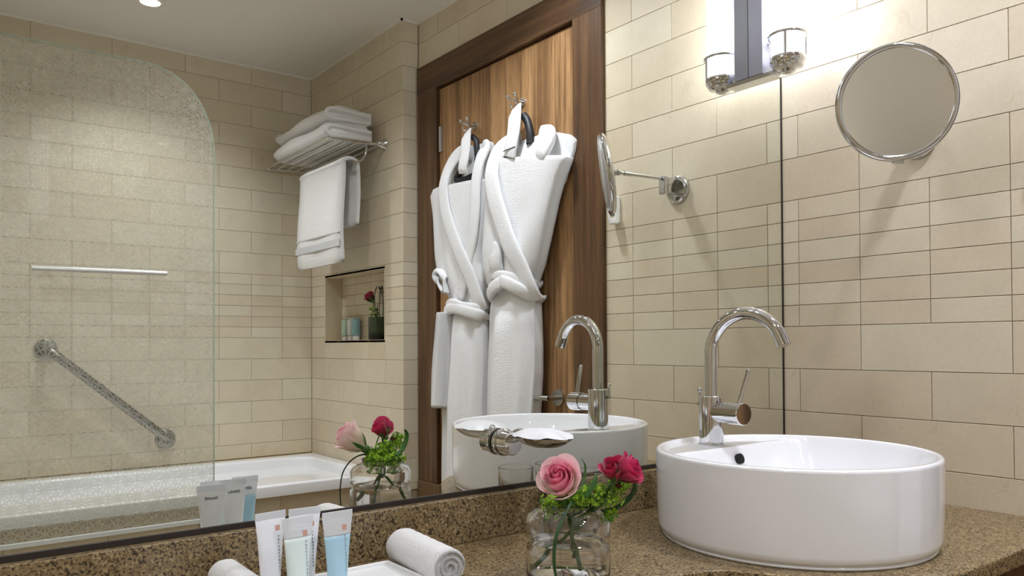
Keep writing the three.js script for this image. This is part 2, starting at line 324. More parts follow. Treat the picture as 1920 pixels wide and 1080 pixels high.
// ------------------------------------------------------------------ basin
const SINK = { x: -0.466, z: 0.3204, r: 0.2295, h: 0.146 };
{
  const s = thing('vessel_basin', 'round white ceramic vessel basin standing on the granite counter in the corner', 'sink', [SINK.x, TOP, SINK.z]);
  const R = SINK.r, H = SINK.h, loops = [], n = 144;
  const ring = (r, y) => { const L = []; for (let i = 0; i < n; i++) { const a = -i / n * 2 * Math.PI; L.push(V(r * Math.cos(a), y, r * Math.sin(a))); } return L; };
  // outside, foot to rim
  for (const [r, y] of [[0.0, 0.003], [R - 0.03, 0.003], [R - 0.016, 0.0035], [R - 0.009, 0.006], [R - 0.0045, 0.012], [R - 0.0025, 0.02], [R - 0.001, 0.06], [R - 0.0003, 0.11], [R, H - 0.006], [R - 0.0006, H - 0.0028], [R - 0.0022, H - 0.0008], [R - 0.0045, H]]) loops.push(ring(r, y));
  // inside: tap ledge at the mirror side, bowl elsewhere
  const Ri = R - 0.009, zL = -0.118;
  const top = (x, z) => {
    const r = Math.hypot(x, z), k = 0.03;
    const d1 = (R - 0.012) - r, d2 = z - zL, m = clamp(0.5 + 0.5 * (d1 - d2) / k), d = lerp(d1, d2, m) - k * m * (1 - m);   // distance into the bowl
    const ledge = H - 0.007 * smooth(0.0, 0.006, Ri - r);
    const bowl = 0.108 * (1 - (1 - clamp(d / 0.085)) ** 2.6) + 0.006 * smooth(0.08, 0.2, d);
    return ledge - (d > 0 ? bowl : 0);
  };
  for (let j = 0; j <= 90; j++) { const t = j / 90, r = Ri * (1 - t) ** 1.0; loops.push(ring(Math.max(r, 0.0005), 0).map((p) => V(p.x, top(p.x, p.z), p.z))); }
  const g = skin(loops, false), b = part('bowl', g, M.ceramic, s);
  part('overflow_hole', [rod(V(0, 0.116, zL + 0.006), V(0, 0.1185, zL + 0.014), 0.0095, 0.0095, 24)], M.dark, s, null, 'small black overflow opening');
  part('foot_bead', new THREE.TorusGeometry(R - 0.012, 0.003, 8, 120).rotateX(Math.PI / 2), M.ceramic, s, [0, 0.003, 0]);
  part('drain', lathe([[0, 0.004], [0.018, 0.004], [0.022, 0.002], [0.0225, -0.004]], 32), M.chrome, s, [0, H - 0.007 - 0.108 - 0.004, 0.02]);
}
{ // tap on the ledge
  const bx = -0.469, bz = 0.1526, y0 = 0.999, t = thing('basin_tap', 'tall chrome swan-neck mixer tap on the back ledge of the white basin', 'faucet', [bx, y0, bz]);
  part('tap_body', [lathe([[0.0, 0], [0.0235, 0], [0.0235, 0.003], [0.0222, 0.005], [0.0222, 0.088], [0.0214, 0.0908], [0.013, 0.0912], [0, 0.0912]], 48)], M.chrome, t);
  const arc = [V(0, 0.085, 0), V(0, 0.13, 0), V(0, 0.165, 0)];
  const R = 0.0715, cy = 0.172;
  for (let k = 0; k <= 14; k++) { const a = Math.PI - k / 14 * (Math.PI * 0.86); arc.push(V(0.018 * k / 14, cy + R * Math.sin(a), R + R * Math.cos(a))); }
  const end = arc[arc.length - 1], dir = V(0.05, -0.905, 0.426).normalize();
  const pre = end.clone().addScaledVector(dir, 0.002);
  arc.push(pre);
  part('spout', [new THREE.TubeGeometry(new THREE.CatmullRomCurve3(arc), 110, 0.0118, 24)], M.chrome, t);
  part('aerator', [rod(end.clone().addScaledVector(dir, -0.004), end.clone().addScaledVector(dir, 0.02), 0.0128, 0.0132, 28)], M.chrome, t);
  const hx = 0.0, hy = 0.061;                       // side barrel with a pin lever
  part('handle_neck', [rod(V(hx, hy, 0.01), V(hx - 0.003, hy, 0.046), 0.0185, 0.0185, 32)], M.chrome, t);
  const h = part('handle', [rod(V(hx - 0.003, hy, 0.047), V(hx - 0.006, hy, 0.0755), 0.0203, 0.0203, 40), rod(V(hx - 0.006, hy, 0.0755), V(hx - 0.0062, hy, 0.0775), 0.0203, 0.019, 40)], M.chrome, t);
  part('lever', [rod(V(-0.004, hy + 0.016, 0.064), V(0.016, hy + 0.0775, 0.0717), 0.0042, 0.0042, 16), new THREE.SphereGeometry(0.0042, 12, 8).translate(0.016, hy + 0.0775, 0.0717)], M.chrome, h);
  part('drain_rod', [rod(V(0.004, 0.07, -0.03), V(0.004, 0.1, -0.03), 0.0025), new THREE.SphereGeometry(0.005, 12, 8).translate(0.004, 0.1, -0.03), rod(V(0.004, 0.074, -0.018), V(0.004, 0.074, -0.033), 0.0035)], M.chrome, t);
}

// ------------------------------------------------------------------ sconces
function sconce(x, label) {
  const y0 = 1.789, L = 0.46, t = thing('wall_sconce', label, 'wall lamp', [x, y0, 0], 'upright tube lamps on the mirror');
  part('back_plate', span(-0.022, 0.022, 0.012, L + 0.028, 0.0005, 0.0385, 0.0015), M.plate, t);
  const z = 0.0893;
  for (const e of [0, 1]) {
    const up = (y) => e ? L + 0.04 - y : y, f = (prof) => { const p = prof.map(([r, y]) => [r, up(y)]); return lathe(e ? p.reverse() : p, 48).translate(0, 0, z); };
    part('end_cap', [f([[0, 0], [0.007, 0], [0.009, 0.004], [0.016, 0.004], [0.016, 0.009], [0.031, 0.012], [0.034, 0.016], [0.034, 0.022], [0.0395, 0.024], [0.0395, 0.036], [0.036, 0.037]]), span(-0.02, 0.02, e ? L + 0.028 : 0.002, e ? L + 0.038 : 0.012, 0.0, 0.062, 0.001)], M.chrome, t);
    const ring = new THREE.TorusGeometry(0.0405, 0.0036, 10, 56).rotateX(Math.PI / 2).translate(0, up(0.085), z);
    part('retaining_ring', [ring, ...[0.6, 2.7, 4.9].map((a) => rod(V(0.0405 * Math.cos(a), up(0.03), z + 0.0405 * Math.sin(a)), V(0.0405 * Math.cos(a), up(0.085), z + 0.0405 * Math.sin(a)), 0.003, 0.003, 8)), span(-0.004, 0.004, up(0.081), up(0.087), 0.038, z - 0.04)], M.chrome, t);
  }
  const bulb = part('lamp_tube', new THREE.CylinderGeometry(0.036, 0.036, L - 0.034, 48, 1, false).translate(0, L / 2 + 0.02, z), M.lampGlow, t);
  bulb.castShadow = false;
  for (const k of [0.3, 0.72]) { const l = new THREE.PointLight(LAMP, SCONCE_POWER, 0, 2); l.position.set(0, L * k + 0.01, z); l.castShadow = true; l.shadow.radius = 1.6; l.shadow.mapSize.set(1024, 1024); t.add(l); }
}
sconce(-0.1095, 'chrome wall lamp with glowing white tube on the mirror near the corner');
sconce(-1.14, 'chrome tube lamp on the mirror further left above the tray');

// ------------------------------------------------------------------ downlights
function downlight(x, z, label, power) {
  const t = thing('ceiling_downlight', label, 'ceiling light', [x, CEIL, z], 'recessed ceiling downlights');
  part('trim_ring', lathe([[0.036, -0.0005], [0.037, -0.004], [0.05, -0.004], [0.053, -0.002], [0.053, 0.0]], 40), M.cornice, t);
  const g = part('lens', new THREE.CylinderGeometry(0.036, 0.036, 0.003, 32).translate(0, -0.002, 0), M.spotGlow, t); g.castShadow = false;
  const l = new THREE.SpotLight(WARM, SPOT_POWER * power, 0, 1.15, 0.75, 2); l.position.set(0, -0.012, 0); l.target.position.set(0, -2, 0); l.castShadow = true; l.shadow.radius = 3; l.shadow.mapSize.set(1024, 1024); t.add(l, l.target);
}
downlight(-0.93, 2.134, 'small round ceiling downlight over the bath, seen at the top of the mirror', 0.62);
downlight(-0.62, 1.36, 'small round ceiling downlight over the floor in front of the door', 0.38);
downlight(-0.34, 0.78, 'small round ceiling downlight near the tiled wall in front of the basin', 0.64);
downlight(-1.95, 1.1, 'small round ceiling downlight over the left end of the counter', 1);
downlight(-2.0, 2.134, 'small round ceiling downlight over the left end of the bath', 0.62);

const uvs = (g, su, sv) => { const a = g.attributes.uv; for (let i = 0; i < a.count; i++) a.setXY(i, a.getX(i) * su, a.getY(i) * sv); return g; };
// geometry given in room coordinates, hung under a thing (or one of its parts) at the thing's base
function partW(name, geo, m, t, label, base) {
  const g = Array.isArray(geo) ? geo : [geo], b = base || t.position; g.forEach((x) => x.translate(-b.x, -b.y, -b.z)); return part(name, g.length > 1 ? g : g[0], m, t, null, label);
}
// ------------------------------------------------------------------ shaving mirror on its arm
{
  const t = thing('shaving_mirror', 'round chrome-rimmed magnifying mirror on a swing arm fixed to the tiled wall', 'mirror', [0, 1.6136, 0.3207]);
  const c = V(-0.2162, 1.6325 - 1.6136, 0.3844 - 0.3207), n = V(-0.7432, -0.1506, 0.6519).normalize(), q = new THREE.Quaternion().setFromUnitVectors(V(0, 0, 1), n);
  const at = (g) => { g.applyQuaternion(q); g.translate(c.x, c.y, c.z); return g; };
  const up = (prof, k = 72) => at(lathe(prof, k).rotateX(Math.PI / 2));
  part('rim', up([[0.0955, -0.002], [0.0975, 0.002], [0.1015, 0.0032], [0.1062, 0.002], [0.1082, -0.003], [0.1075, -0.008], [0.104, -0.0095]]), M.chrome, t);
  part('mirror_glass', up([[0.0968, 0.0005], [0.08, -0.0018], [0.06, -0.0036], [0.04, -0.0048], [0.02, -0.0056], [0.0001, -0.0058]]), M.lens, t);
  part('back_shell', up([[0.1045, -0.009], [0.1035, -0.012], [0.095, -0.0155], [0.06, -0.0205], [0.02, -0.022], [0, -0.022]]), M.chrome, t);
  const back = c.clone().addScaledVector(n, -0.022), knuckle = c.clone().addScaledVector(n, -0.036);
  part('clip', [at(new THREE.BoxGeometry(0.02, 0.006, 0.01).translate(0.012, -0.1082, -0.003))], M.chrome, t);
  part('swivel', [rod(back, knuckle, 0.007), new THREE.SphereGeometry(0.0085, 18, 14).translate(knuckle.x, knuckle.y, knuckle.z)], M.chrome, t);
  const e = V(-0.056, 0.019, 0.006);
  part('arm', [rod(knuckle, e, 0.0048), rod(knuckle.clone().lerp(e, 0.12), knuckle.clone().lerp(e, 0.27), 0.0066)], M.chrome, t);
  part('hinge_block', [span(-0.064, -0.05, -0.024, 0.024, -0.007, 0.015, 0.003), span(-0.052, -0.012, -0.02, 0.022, -0.009, 0.013, 0.003)], M.chrome, t);
  part('wall_rose', [lathe([[0.0, 0.0], [0.038, 0.0], [0.0385, 0.004], [0.036, 0.0105], [0.03, 0.0135], [0, 0.014]], 48).rotateZ(Math.PI / 2).translate(-0.0002, -0.006, 0)], M.chrome, t);
}
// ------------------------------------------------------------------ soap dish held on the mirror
{
  const t = thing('soap_dish', 'white leaf-shaped soap dish on a round chrome holder fixed to the mirror', 'soap dish', [-0.85, 1.019, 0]);
  part('holder', [lathe([[0, 0], [0.0215, 0], [0.0215, 0.004], [0.0235, 0.0045], [0.0235, 0.012], [0.0205, 0.0125], [0.0205, 0.034], [0.0185, 0.037], [0.0, 0.0375]], 48).rotateX(Math.PI / 2).translate(0, 0, 0.001)], M.chrome, t);
  part('seal_ring', [new THREE.TorusGeometry(0.0218, 0.0012, 8, 48).translate(0, 0, 0.0042)], M.seal, t);
  // shallow tray and a rumpled white liner, both with a pointed leaf outline
  const leaf = (f, k0 = 1) => sheet((u, v) => { const a = u * 2 * Math.PI, k = v * k0, px = Math.cos(a), pz = Math.sin(a), rx = 0.047 * (1 - 0.55 * Math.abs(pz) ** 2.5); return V(0.022 + rx * px * k, f(k, a), 0.088 + 0.07 * pz * k); }, 72, 14);
  part('tray', leaf((k) => -0.003 + 0.019 * k ** 2.6), std({ color: 0xd5d6d8, metalness: 1, roughness: 0.09, side: THREE.DoubleSide }), t);
  part('liner', leaf((k, a) => 0.0285 - 0.0125 * k ** 2.2 + 0.0013 * k * Math.sin(7 * a + 4 * k) + 0.0011 * k * Math.sin(13 * a + 1.3) * Math.sin(3 * a), 0.985), phy({ color: 0xe9e9ec, roughness: 0.45, side: THREE.DoubleSide }), t, null, 'white rumpled liner');
  part('bracket', [tube([V(0, 0.012, 0.03), V(0.012, 0.02, 0.04), V(0.02, 0.009, 0.06), V(0.022, 0.008, 0.088)], 0.006, 20)], M.chrome, t);
}
// ------------------------------------------------------------------ tumblers
{
  const glassShape = () => lathe([[0, 0.0], [0.027, 0.0], [0.0295, 0.002], [0.0335, 0.098], [0.0325, 0.0992], [0.0312, 0.0985], [0.0275, 0.008], [0, 0.0075]], 56);
  const a = thing('tumbler', 'clear drinking glass close to the mirror behind the pink rose', 'glass', [-0.765, TOP + 0.0005, 0.066]);
  part('glass_body', glassShape(), M.glass, a);
  const b = a.clone(); b.name = numbered('tumbler'); b.position.set(-0.684, TOP + 0.0005, 0.056); b.userData = { label: 'clear drinking glass behind the red roses, nearer the basin', category: 'glass' }; scene.add(b);
}
// ------------------------------------------------------------------ vase and flowers
const VX = -0.937, VZ = 0.2732, VR = 0.0585;
{
  const t = thing('glass_vase', 'squat clear glass vase with two rounded bands, holding roses on the counter', 'vase', [VX, TOP + 0.0005, VZ]);
  const out = [[0, 0], [VR - 0.012, 0.0], [VR - 0.004, 0.003], [VR, 0.011], [VR, 0.046], [VR - 0.0035, 0.0525], [VR - 0.0035, 0.0555], [VR, 0.062], [VR, 0.083], [VR - 0.004, 0.0905], [VR - 0.013, 0.096], [VR - 0.022, 0.0985], [VR - 0.024, 0.104], [VR - 0.021, 0.107]];
  const inn = [[VR - 0.0235, 0.1065], [VR - 0.0275, 0.103], [VR - 0.0255, 0.0965], [VR - 0.015, 0.092], [VR - 0.0075, 0.087], [VR - 0.0035, 0.081], [VR - 0.0035, 0.063], [VR - 0.0068, 0.0555], [VR - 0.0068, 0.0525], [VR - 0.0035, 0.045], [VR - 0.0035, 0.014], [VR - 0.008, 0.0085], [0, 0.008]];
  part('glass_body', lathe([...out, ...inn], 72), M.glass, t);
  part('water', lathe([[0, 0.0084], [VR - 0.0084, 0.0089], [VR - 0.0039, 0.0144], [VR - 0.0039, 0.0448], [VR - 0.0072, 0.0526], [VR - 0.0078, 0.0555], [0, 0.0555]], 64), M.water, t);
}
function rose(name, label, center, axis, R, H, cols, n, stemPts, group) {
  const base = V(...center).addScaledVector(V(...axis).normalize(), -H * 0.5);
  const t = thing(name, label, 'rose', base.toArray(), group);
  const q = new THREE.Quaternion().setFromUnitVectors(V(0, 1, 0), V(...axis).normalize());
  const [cIn, cOut, cBase] = cols.map((c) => new THREE.Color(c));
  for (let i = 0; i < n; i++) {
    const k = i / (n - 1), a0 = i * 2.39996 + rr(-0.15, 0.15), r = R * (0.10 + 0.86 * k ** 0.9), h = H * (0.93 - 0.16 * k ** 2 + rr(-0.02, 0.02)), wide = lerp(2.6, 1.75, k), curl = 0.28 * smooth(0.45, 1, k) * R, ph = rr(0, 6);
    const rim = cIn.clone().lerp(cOut, smooth(0.35, 1, k)).multiplyScalar(rr(0.93, 1.05));
    const g = sheet((u, v) => {
      const s = u * 2 - 1, a = a0 + s * wide / 2, prof = Math.sin(Math.min(1, v * 1.15 + 0.02) * 1.62), swell = 0.18 + 0.82 * prof;
      const edge = smooth(0.72, 1, v), y = h * v * (1 - 0.16 * s * s * v) + 0.03 * H * Math.sin(3 * s + ph) * edge;
      const rad = r * swell * (1 - 0.1 * s * s) * (1 - 0.13 * edge * (1 - k)) + curl * edge * (1 - 0.5 * s * s) + 0.002 * s;
      return V(rad * Math.cos(a), y - 0.2 * curl * edge * edge, rad * Math.sin(a)).applyQuaternion(q);
    }, 12, 10, (u, v) => cBase.clone().lerp(rim, smooth(lerp(0.05, 0.25, k), lerp(0.5, 1.1, k), v)));
    part('petal', g, M.petal, t);
  }
  for (let i = 0; i < 5; i++) { const a0 = i * 1.2566 + 0.3; part('sepal', sheet((u, v) => { const s = (u - 0.5) * 2, a = a0 + s * 0.42 * (1 - v), r = R * (0.12 + 0.72 * Math.sin(v * 1.5)); return V(r * Math.cos(a) * 1.06, -0.02 * H + H * 0.42 * v, r * Math.sin(a) * 1.06).applyQuaternion(q); }, 4, 6), M.leaf, t); }
  part('calyx', (() => { const g = new THREE.SphereGeometry(R * 0.34, 16, 12); g.scale(1, 0.9, 1); return g; })(), M.stem, t);
  const pts = [V(0, 0, 0), ...stemPts.map((p) => V(...p).sub(base))];
  part('stem', tube(pts, 0.0026, 40, 10), M.stem, t);
  return t;
}
rose('rose', 'open pink rose with a cream base in the clear glass vase', [-0.981, 1.006, 0.309], [-0.62, 0.58, 0.5], 0.0272, 0.068, ['#fb9dba', '#fde0e0', '#f8e8cd'], 28, [[-0.955, 0.962, 0.288], [-0.925, 0.93, 0.268], [-0.905, 0.885, 0.245]]);
rose('rose', 'crimson rose on the right of the bunch in the glass vase, facing the basin', [-0.893, 1.017, 0.346], [0.45, 0.5, 0.72], 0.0205, 0.039, ['#d01f63', '#dd3a70', '#9a1640'], 22, [[-0.905, 0.975, 0.318], [-0.93, 0.94, 0.285], [-0.965, 0.88, 0.25]]);
rose('rose', 'smaller half-open crimson rose between the pink rose and the other red one', [-0.907, 1.016, 0.332], [-0.5, 0.75, 0.3], 0.0165, 0.04, ['#b81549', '#cc2a5c', '#86112f'], 14, [[-0.915, 0.97, 0.305], [-0.935, 0.94, 0.28], [-0.95, 0.885, 0.31]]);
rose('rose', 'dark crimson rosebud low among the green florets of the glass vase', [-0.886, 0.992, 0.318], [0.4, 0.5, 0.6], 0.0085, 0.021, ['#5c0c26', '#6b0f2d', '#3c1418'], 8, [[-0.905, 0.965, 0.3], [-0.93, 0.93, 0.28]]);
{ // lime florets
  const tufts = [[-0.957, 0.963, 0.262, 0.019], [-0.949, 0.966, 0.282, 0.012], [-0.912, 0.978, 0.303, 0.021], [-0.893, 0.978, 0.313, 0.019], [-0.878, 0.994, 0.315, 0.016], [-0.89, 0.948, 0.306, 0.012], [-0.927, 0.97, 0.29, 0.016], [-0.94, 0.972, 0.295, 0.016], [-0.93, 0.962, 0.25, 0.016], [-0.905, 0.965, 0.262, 0.016]];
  const t = thing('green_filler', 'lime green frothy filler florets filling the neck of the glass vase', 'greenery', [VX, 0.96, VZ]);
  t.userData.kind = 'stuff';
  const G = [], D = [];
  for (const [x, y, z, r] of tufts) for (let k = 0; k < 64; k++) {
    const d = V(rr(-1, 1), rr(-0.7, 1), rr(-1, 1)).normalize().multiplyScalar(r * rr(0.45, 1)), s = rr(0.003, 0.0056), p = V(x, y, z).add(d).sub(t.position), q = new THREE.Quaternion().setFromUnitVectors(V(0, 1, 0), d.clone().normalize()), ph = rr(0, 6);
    const f = sheet((u, v) => { const a = u * 2 * Math.PI, rad = s * v * (0.65 + 0.35 * Math.cos(5 * a + ph)); return V(rad * Math.cos(a), 0.5 * s * v * v, rad * Math.sin(a)).applyQuaternion(q).add(p); }, 20, 2);
    (rnd() < 0.72 ? G : D).push(f);
    if (k % 4 === 0) D.push(rod(V(x, y - r * 0.6, z).sub(t.position), p, 0.0005, 0.0005, 5));
  }
  part('floret', G, M.lime, t); part('floret', D, std({ color: 0x6f9a35, roughness: 0.7, side: THREE.DoubleSide }), t);
}
function blade(label, pts, w, out, m = M.blade, name = 'grass_blade') {
  const P = pts.map((p) => V(...p)), t = thing(name, label, 'leaf', pts[0]);
  partW('blade', band(P, V(...out), (s) => w * (0.35 + 0.65 * Math.sin(Math.PI * clamp(0.12 + 0.8 * s))), 0.0012, 44, 10), m, t);
}
blade('dark green grass blade arching down over the front of the glass vase', [[-0.925, 0.966, 0.29], [-0.955, 0.974, 0.303], [-0.975, 0.966, 0.313], [-0.993, 0.945, 0.317], [-1.0, 0.92, 0.317], [-0.999, 0.885, 0.32], [-0.99, 0.862, 0.33]], 0.005, [-0.6, 0.2, 0.8]);
blade('long green grass blade looped round the right side of the bunch', [[-0.926, 0.957, 0.279], [-0.905, 0.953, 0.292], [-0.884, 0.957, 0.308], [-0.868, 0.968, 0.32], [-0.86, 0.985, 0.327], [-0.863, 1.0, 0.327], [-0.872, 1.004, 0.322]], 0.007, [-0.5, 0.7, 0.6]);
blade('folded dark green leaf rising at the back of the bunch', [[-0.925, 0.96, 0.27], [-0.908, 0.972, 0.262], [-0.893, 0.99, 0.258], [-0.888, 1.012, 0.256], [-0.893, 1.022, 0.254]], 0.011, [-0.8, 0.3, -0.4], M.leaf, 'rose_leaf');
blade('small dark leaf between the pink rose and the red roses', [[-0.94, 0.97, 0.3], [-0.93, 0.985, 0.308], [-0.922, 1.0, 0.312], [-0.918, 1.01, 0.31]], 0.007, [-0.6, 0.3, 0.7], M.leaf, 'rose_leaf');

// ------------------------------------------------------------------ amenities tray
{
  const t = thing('amenity_tray', 'white rectangular tray on the counter carrying tubes and a rolled towel', 'tray', [-1.2575, TOP, 0.165]);
  part('tray_base', [span(-0.15, 0.15, 0.0, 0.008, -0.095, 0.125, 0.003)], M.plastic, t);
  part('tray_rim', [span(-0.15, 0.15, 0.004, 0.0135, -0.095, -0.091, 0.0018), span(-0.15, 0.15, 0.004, 0.0135, 0.121, 0.125, 0.0018), span(-0.15, -0.146, 0.004, 0.0135, -0.095, 0.125, 0.0018), span(0.146, 0.15, 0.004, 0.0135, -0.095, 0.125, 0.0018)], M.plastic, t);
}
const TRAY = TOP + 0.0085;
const M2 = { white: phy({ color: 0xf0f0f3, roughness: 0.3, clearcoat: 0.3 }), mint: phy({ color: 0xdbe8e4, roughness: 0.3, clearcoat: 0.3 }), blue: phy({ color: 0xa9cfe0, roughness: 0.22, clearcoat: 0.5 }), clear: phy({ color: 0xf3f5f7, roughness: 0.4, transmission: 0.45, thickness: 0 }), mark: std({ color: 0xc79a86, roughness: 0.6 }), print: std({ color: 0x9aa0a6, roughness: 0.7 }), dim: std({ color: 0x7e8288, roughness: 0.7 }) };
function cosmeticTube(label, x, z, turn, body, fill, H = 0.112, lean = 0) {
  const t = thing('cosmetic_tube', label, 'tube', [x, TRAY, z], 'toiletry tubes standing on the tray'); t.rotation.set(0, turn, lean);
  const w = (y) => lerp(0.0122, 0.0205, y ** 1.2), d = (y) => lerp(0.0122, 0.0008, y ** 1.15), y0 = 0.018, Y = (s) => y0 + (H - 0.009 - y0) * s;
  const loop = (s) => { const L = []; for (let i = 0; i < 36; i++) { const a = -i / 36 * 2 * Math.PI; L.push(V(w(s) * Math.cos(a), Y(s), d(s) * Math.sin(a))); } return L; };
  const seq = (a, b) => { const o = []; for (let k = 0; k <= 12; k++) o.push(loop(lerp(a, b, k / 12))); return o; };
  part('cap', lathe([[0, 0], [0.0116, 0], [0.012, 0.001], [0.012, 0.0165], [0.0112, 0.0178], [0, 0.018]], 36), M.plastic, t);
  part('tube_body', skin(seq(0, fill)), body, t);
  if (fill < 1) part('upper_wall', skin(seq(fill, 1)), M2.clear, t, null, 'clear upper part');
  part('crimp', [span(-0.0208, 0.0208, H - 0.0095, H, -0.0008, 0.0008, 0.0006)], M2.clear, t, null, 'clear flat crimp');
  const on = (px, y, side = 1) => { const s = clamp((y - y0) / (H - 0.009 - y0)); return V(px, y, side * (d(s) * Math.sqrt(Math.max(0, 1 - (px / w(s)) ** 2)) + 0.00035)); };
  const patch = (xa, xb, ya, yb, side = 1) => sheet((u, v) => on(side > 0 ? lerp(xa, xb, u) : lerp(xb, xa, u), lerp(ya, yb, v), side), 3, 2);
  part('label_mark', patch(0.005, 0.0115, H - 0.024, H - 0.0175), M2.mark, t, null, 'small pinkish square mark');
  const S = [], B = [];
  for (let k = 0; k < 11; k++) { const y = H - 0.03 - k * 0.0042, l = rr(0.0016, 0.003); S.push(patch(0.0078, 0.0078 + rr(0.0012, 0.0024), y - l, y)); if (k % 2) S.push(patch(0.0075, 0.0092, y - l * 0.4, y - l * 0.15)); }
  for (let k = 0; k < 6; k++) { const xx = -0.009 + k * 0.0032; B.push(patch(xx, xx + 0.0022, H - 0.0215, H - 0.0215 + rr(0.003, 0.005), -1)); }
  part('print', S, M2.print, t, null, 'faint small upright print'); part('print', B, M2.dim, t, null, 'dark print on the back');
}
cosmeticTube('white lotion tube, leftmost of the tubes on the tray', -1.303, 0.122, 0.12, M2.white, 1, 0.1095);
cosmeticTube('pale mint shampoo tube standing in front of another white tube', -1.285, 0.166, 0.1, M2.mint, 0.8, 0.1085);
cosmeticTube('white tube mostly hidden behind the pale mint tube', -1.2645, 0.138, -0.06, M2.white, 1, 0.1125);
cosmeticTube('light blue gel tube, rightmost of the tubes on the tray', -1.235, 0.171, 0.02, M2.blue, 0.74, 0.1095);
function rolledTowel(label, x, z0, z1, r, turn, floor = TRAY) {
  const t = thing('rolled_towel', label, 'towel', [x, floor + 0.0005, (z0 + z1) / 2], 'rolled hand towels beside the tubes'); t.rotation.y = turn;
  const L = (z1 - z0) / 2, loops = [];
  const ring = (s, k) => { const o = []; for (let i = 0; i < 56; i++) { const a = i / 56 * 2 * Math.PI, w = 1 + 0.018 * Math.sin(3 * a + 9 * s) + 0.012 * Math.sin(7 * a - 5 * s) + (a > 3.6 && a < 4.1 ? 0.03 : 0); o.push(V(r * k * w * Math.cos(a) * 1.04, Math.max(r + r * k * w * Math.sin(a), 0.0002), s)); } return o; };
  for (const [s, k] of [[-1, 0.3], [-1.0, 0.75], [-0.985, 0.93], [-0.95, 1]]) loops.push(ring(s * L, k));
  for (let j = 1; j < 22; j++) loops.push(ring(lerp(-0.95, 0.95, j / 22) * L, 1 + 0.012 * Math.sin(j * 1.7)));
  for (const [s, k] of [[0.95, 1], [0.985, 0.93], [1.0, 0.75], [1, 0.3]]) loops.push(ring(s * L, k));
  part('roll', uvs(skin(loops), 1.3, 1.6), M.towel, t);
  for (const e of [-1, 1]) { const pts = []; for (let k = 0; k <= 60; k++) { const a = k / 60 * 5.2 * Math.PI, q = r * lerp(0.9, 0.15, k / 60); pts.push(V(q * Math.cos(a), r + q * Math.sin(a), e * (L + 0.0015))); } part('spiral_edge', tube(pts, r * 0.075, 120, 8), M.towel, t); }
}
rolledTowel('white rolled hand towel lying on the counter to the right of the tray', -1.081, 0.052, 0.2, 0.026, -0.08, TOP);
rolledTowel('white rolled hand towel at the left end of the tray, only its top in view', -1.338, 0.05, 0.155, 0.0205, 0.0);

// ------------------------------------------------------------------ bath
{
  const t = thing('bathtub', 'white acrylic bathtub along the tiled wall, behind the glass screen', 'bathtub', [-0.98, 0, 2.19]);
  const X0 = -0.9, X1 = 0.9, Z0 = -0.385, Z1 = 0.368, Y = 0.662, n = 96;
  const loop = (in0, y, e) => { const o = [], a0 = X0 + in0, a1 = X1 - in0 * 1.0, b0 = Z0 + in0, b1 = Z1 - in0, cx = (a0 + a1) / 2, cz = (b0 + b1) / 2; for (let i = 0; i < n; i++) { const a = -i / n * 2 * Math.PI, c = Math.cos(a), s = Math.sin(a); o.push(V(cx + (a1 - a0) / 2 * Math.sign(c) * Math.abs(c) ** e, y, cz + (b1 - b0) / 2 * Math.sign(s) * Math.abs(s) ** e)); } return o; };
  part('tub_shell', skin([[0.004, Y - 0.045, 0.06], [0.0, Y - 0.043, 0.06], [0.0, Y - 0.008, 0.06], [0.002, Y - 0.002, 0.06], [0.007, Y, 0.06], [0.05, Y - 0.001, 0.12], [0.058, Y - 0.004, 0.16], [0.064, Y - 0.014, 0.18], [0.08, Y - 0.15, 0.22], [0.105, Y - 0.36, 0.28], [0.15, Y - 0.41, 0.34], [0.25, Y - 0.42, 0.4], [0.37, Y - 0.42, 0.6]].map((a) => loop(...a)), true), M.acrylic, t);
  part('overflow', lathe([[0, 0], [0.03, 0], [0.032, 0.004], [0.02, 0.008], [0, 0.009]], 32).rotateZ(Math.PI / 2), M.chrome, t, [0.822, 0.56, 0]);
  const a = structure('trim_2'); // tiled bath front and stone ledge
  part('wall_core', span(-1.9, TOWELX, 0, 0.612, 1.853, 1.88), M.grout, a);
  lay(a, 0.076, 1.9, 0.2, 0.612, (u, v) => V(-u, v, 1.85), Math.PI, [], 0.034);
  part('stone_ledge', span(-1.9, TOWELX, 0.6, 0.658, 2.558, WALLZ, 0.002), M.stone, a);
  const w = structure('wall_partition'); part('wall_core', span(-2.0, -1.9, 0, CEIL, 1.74, WALLZ), M.stone, w);
}
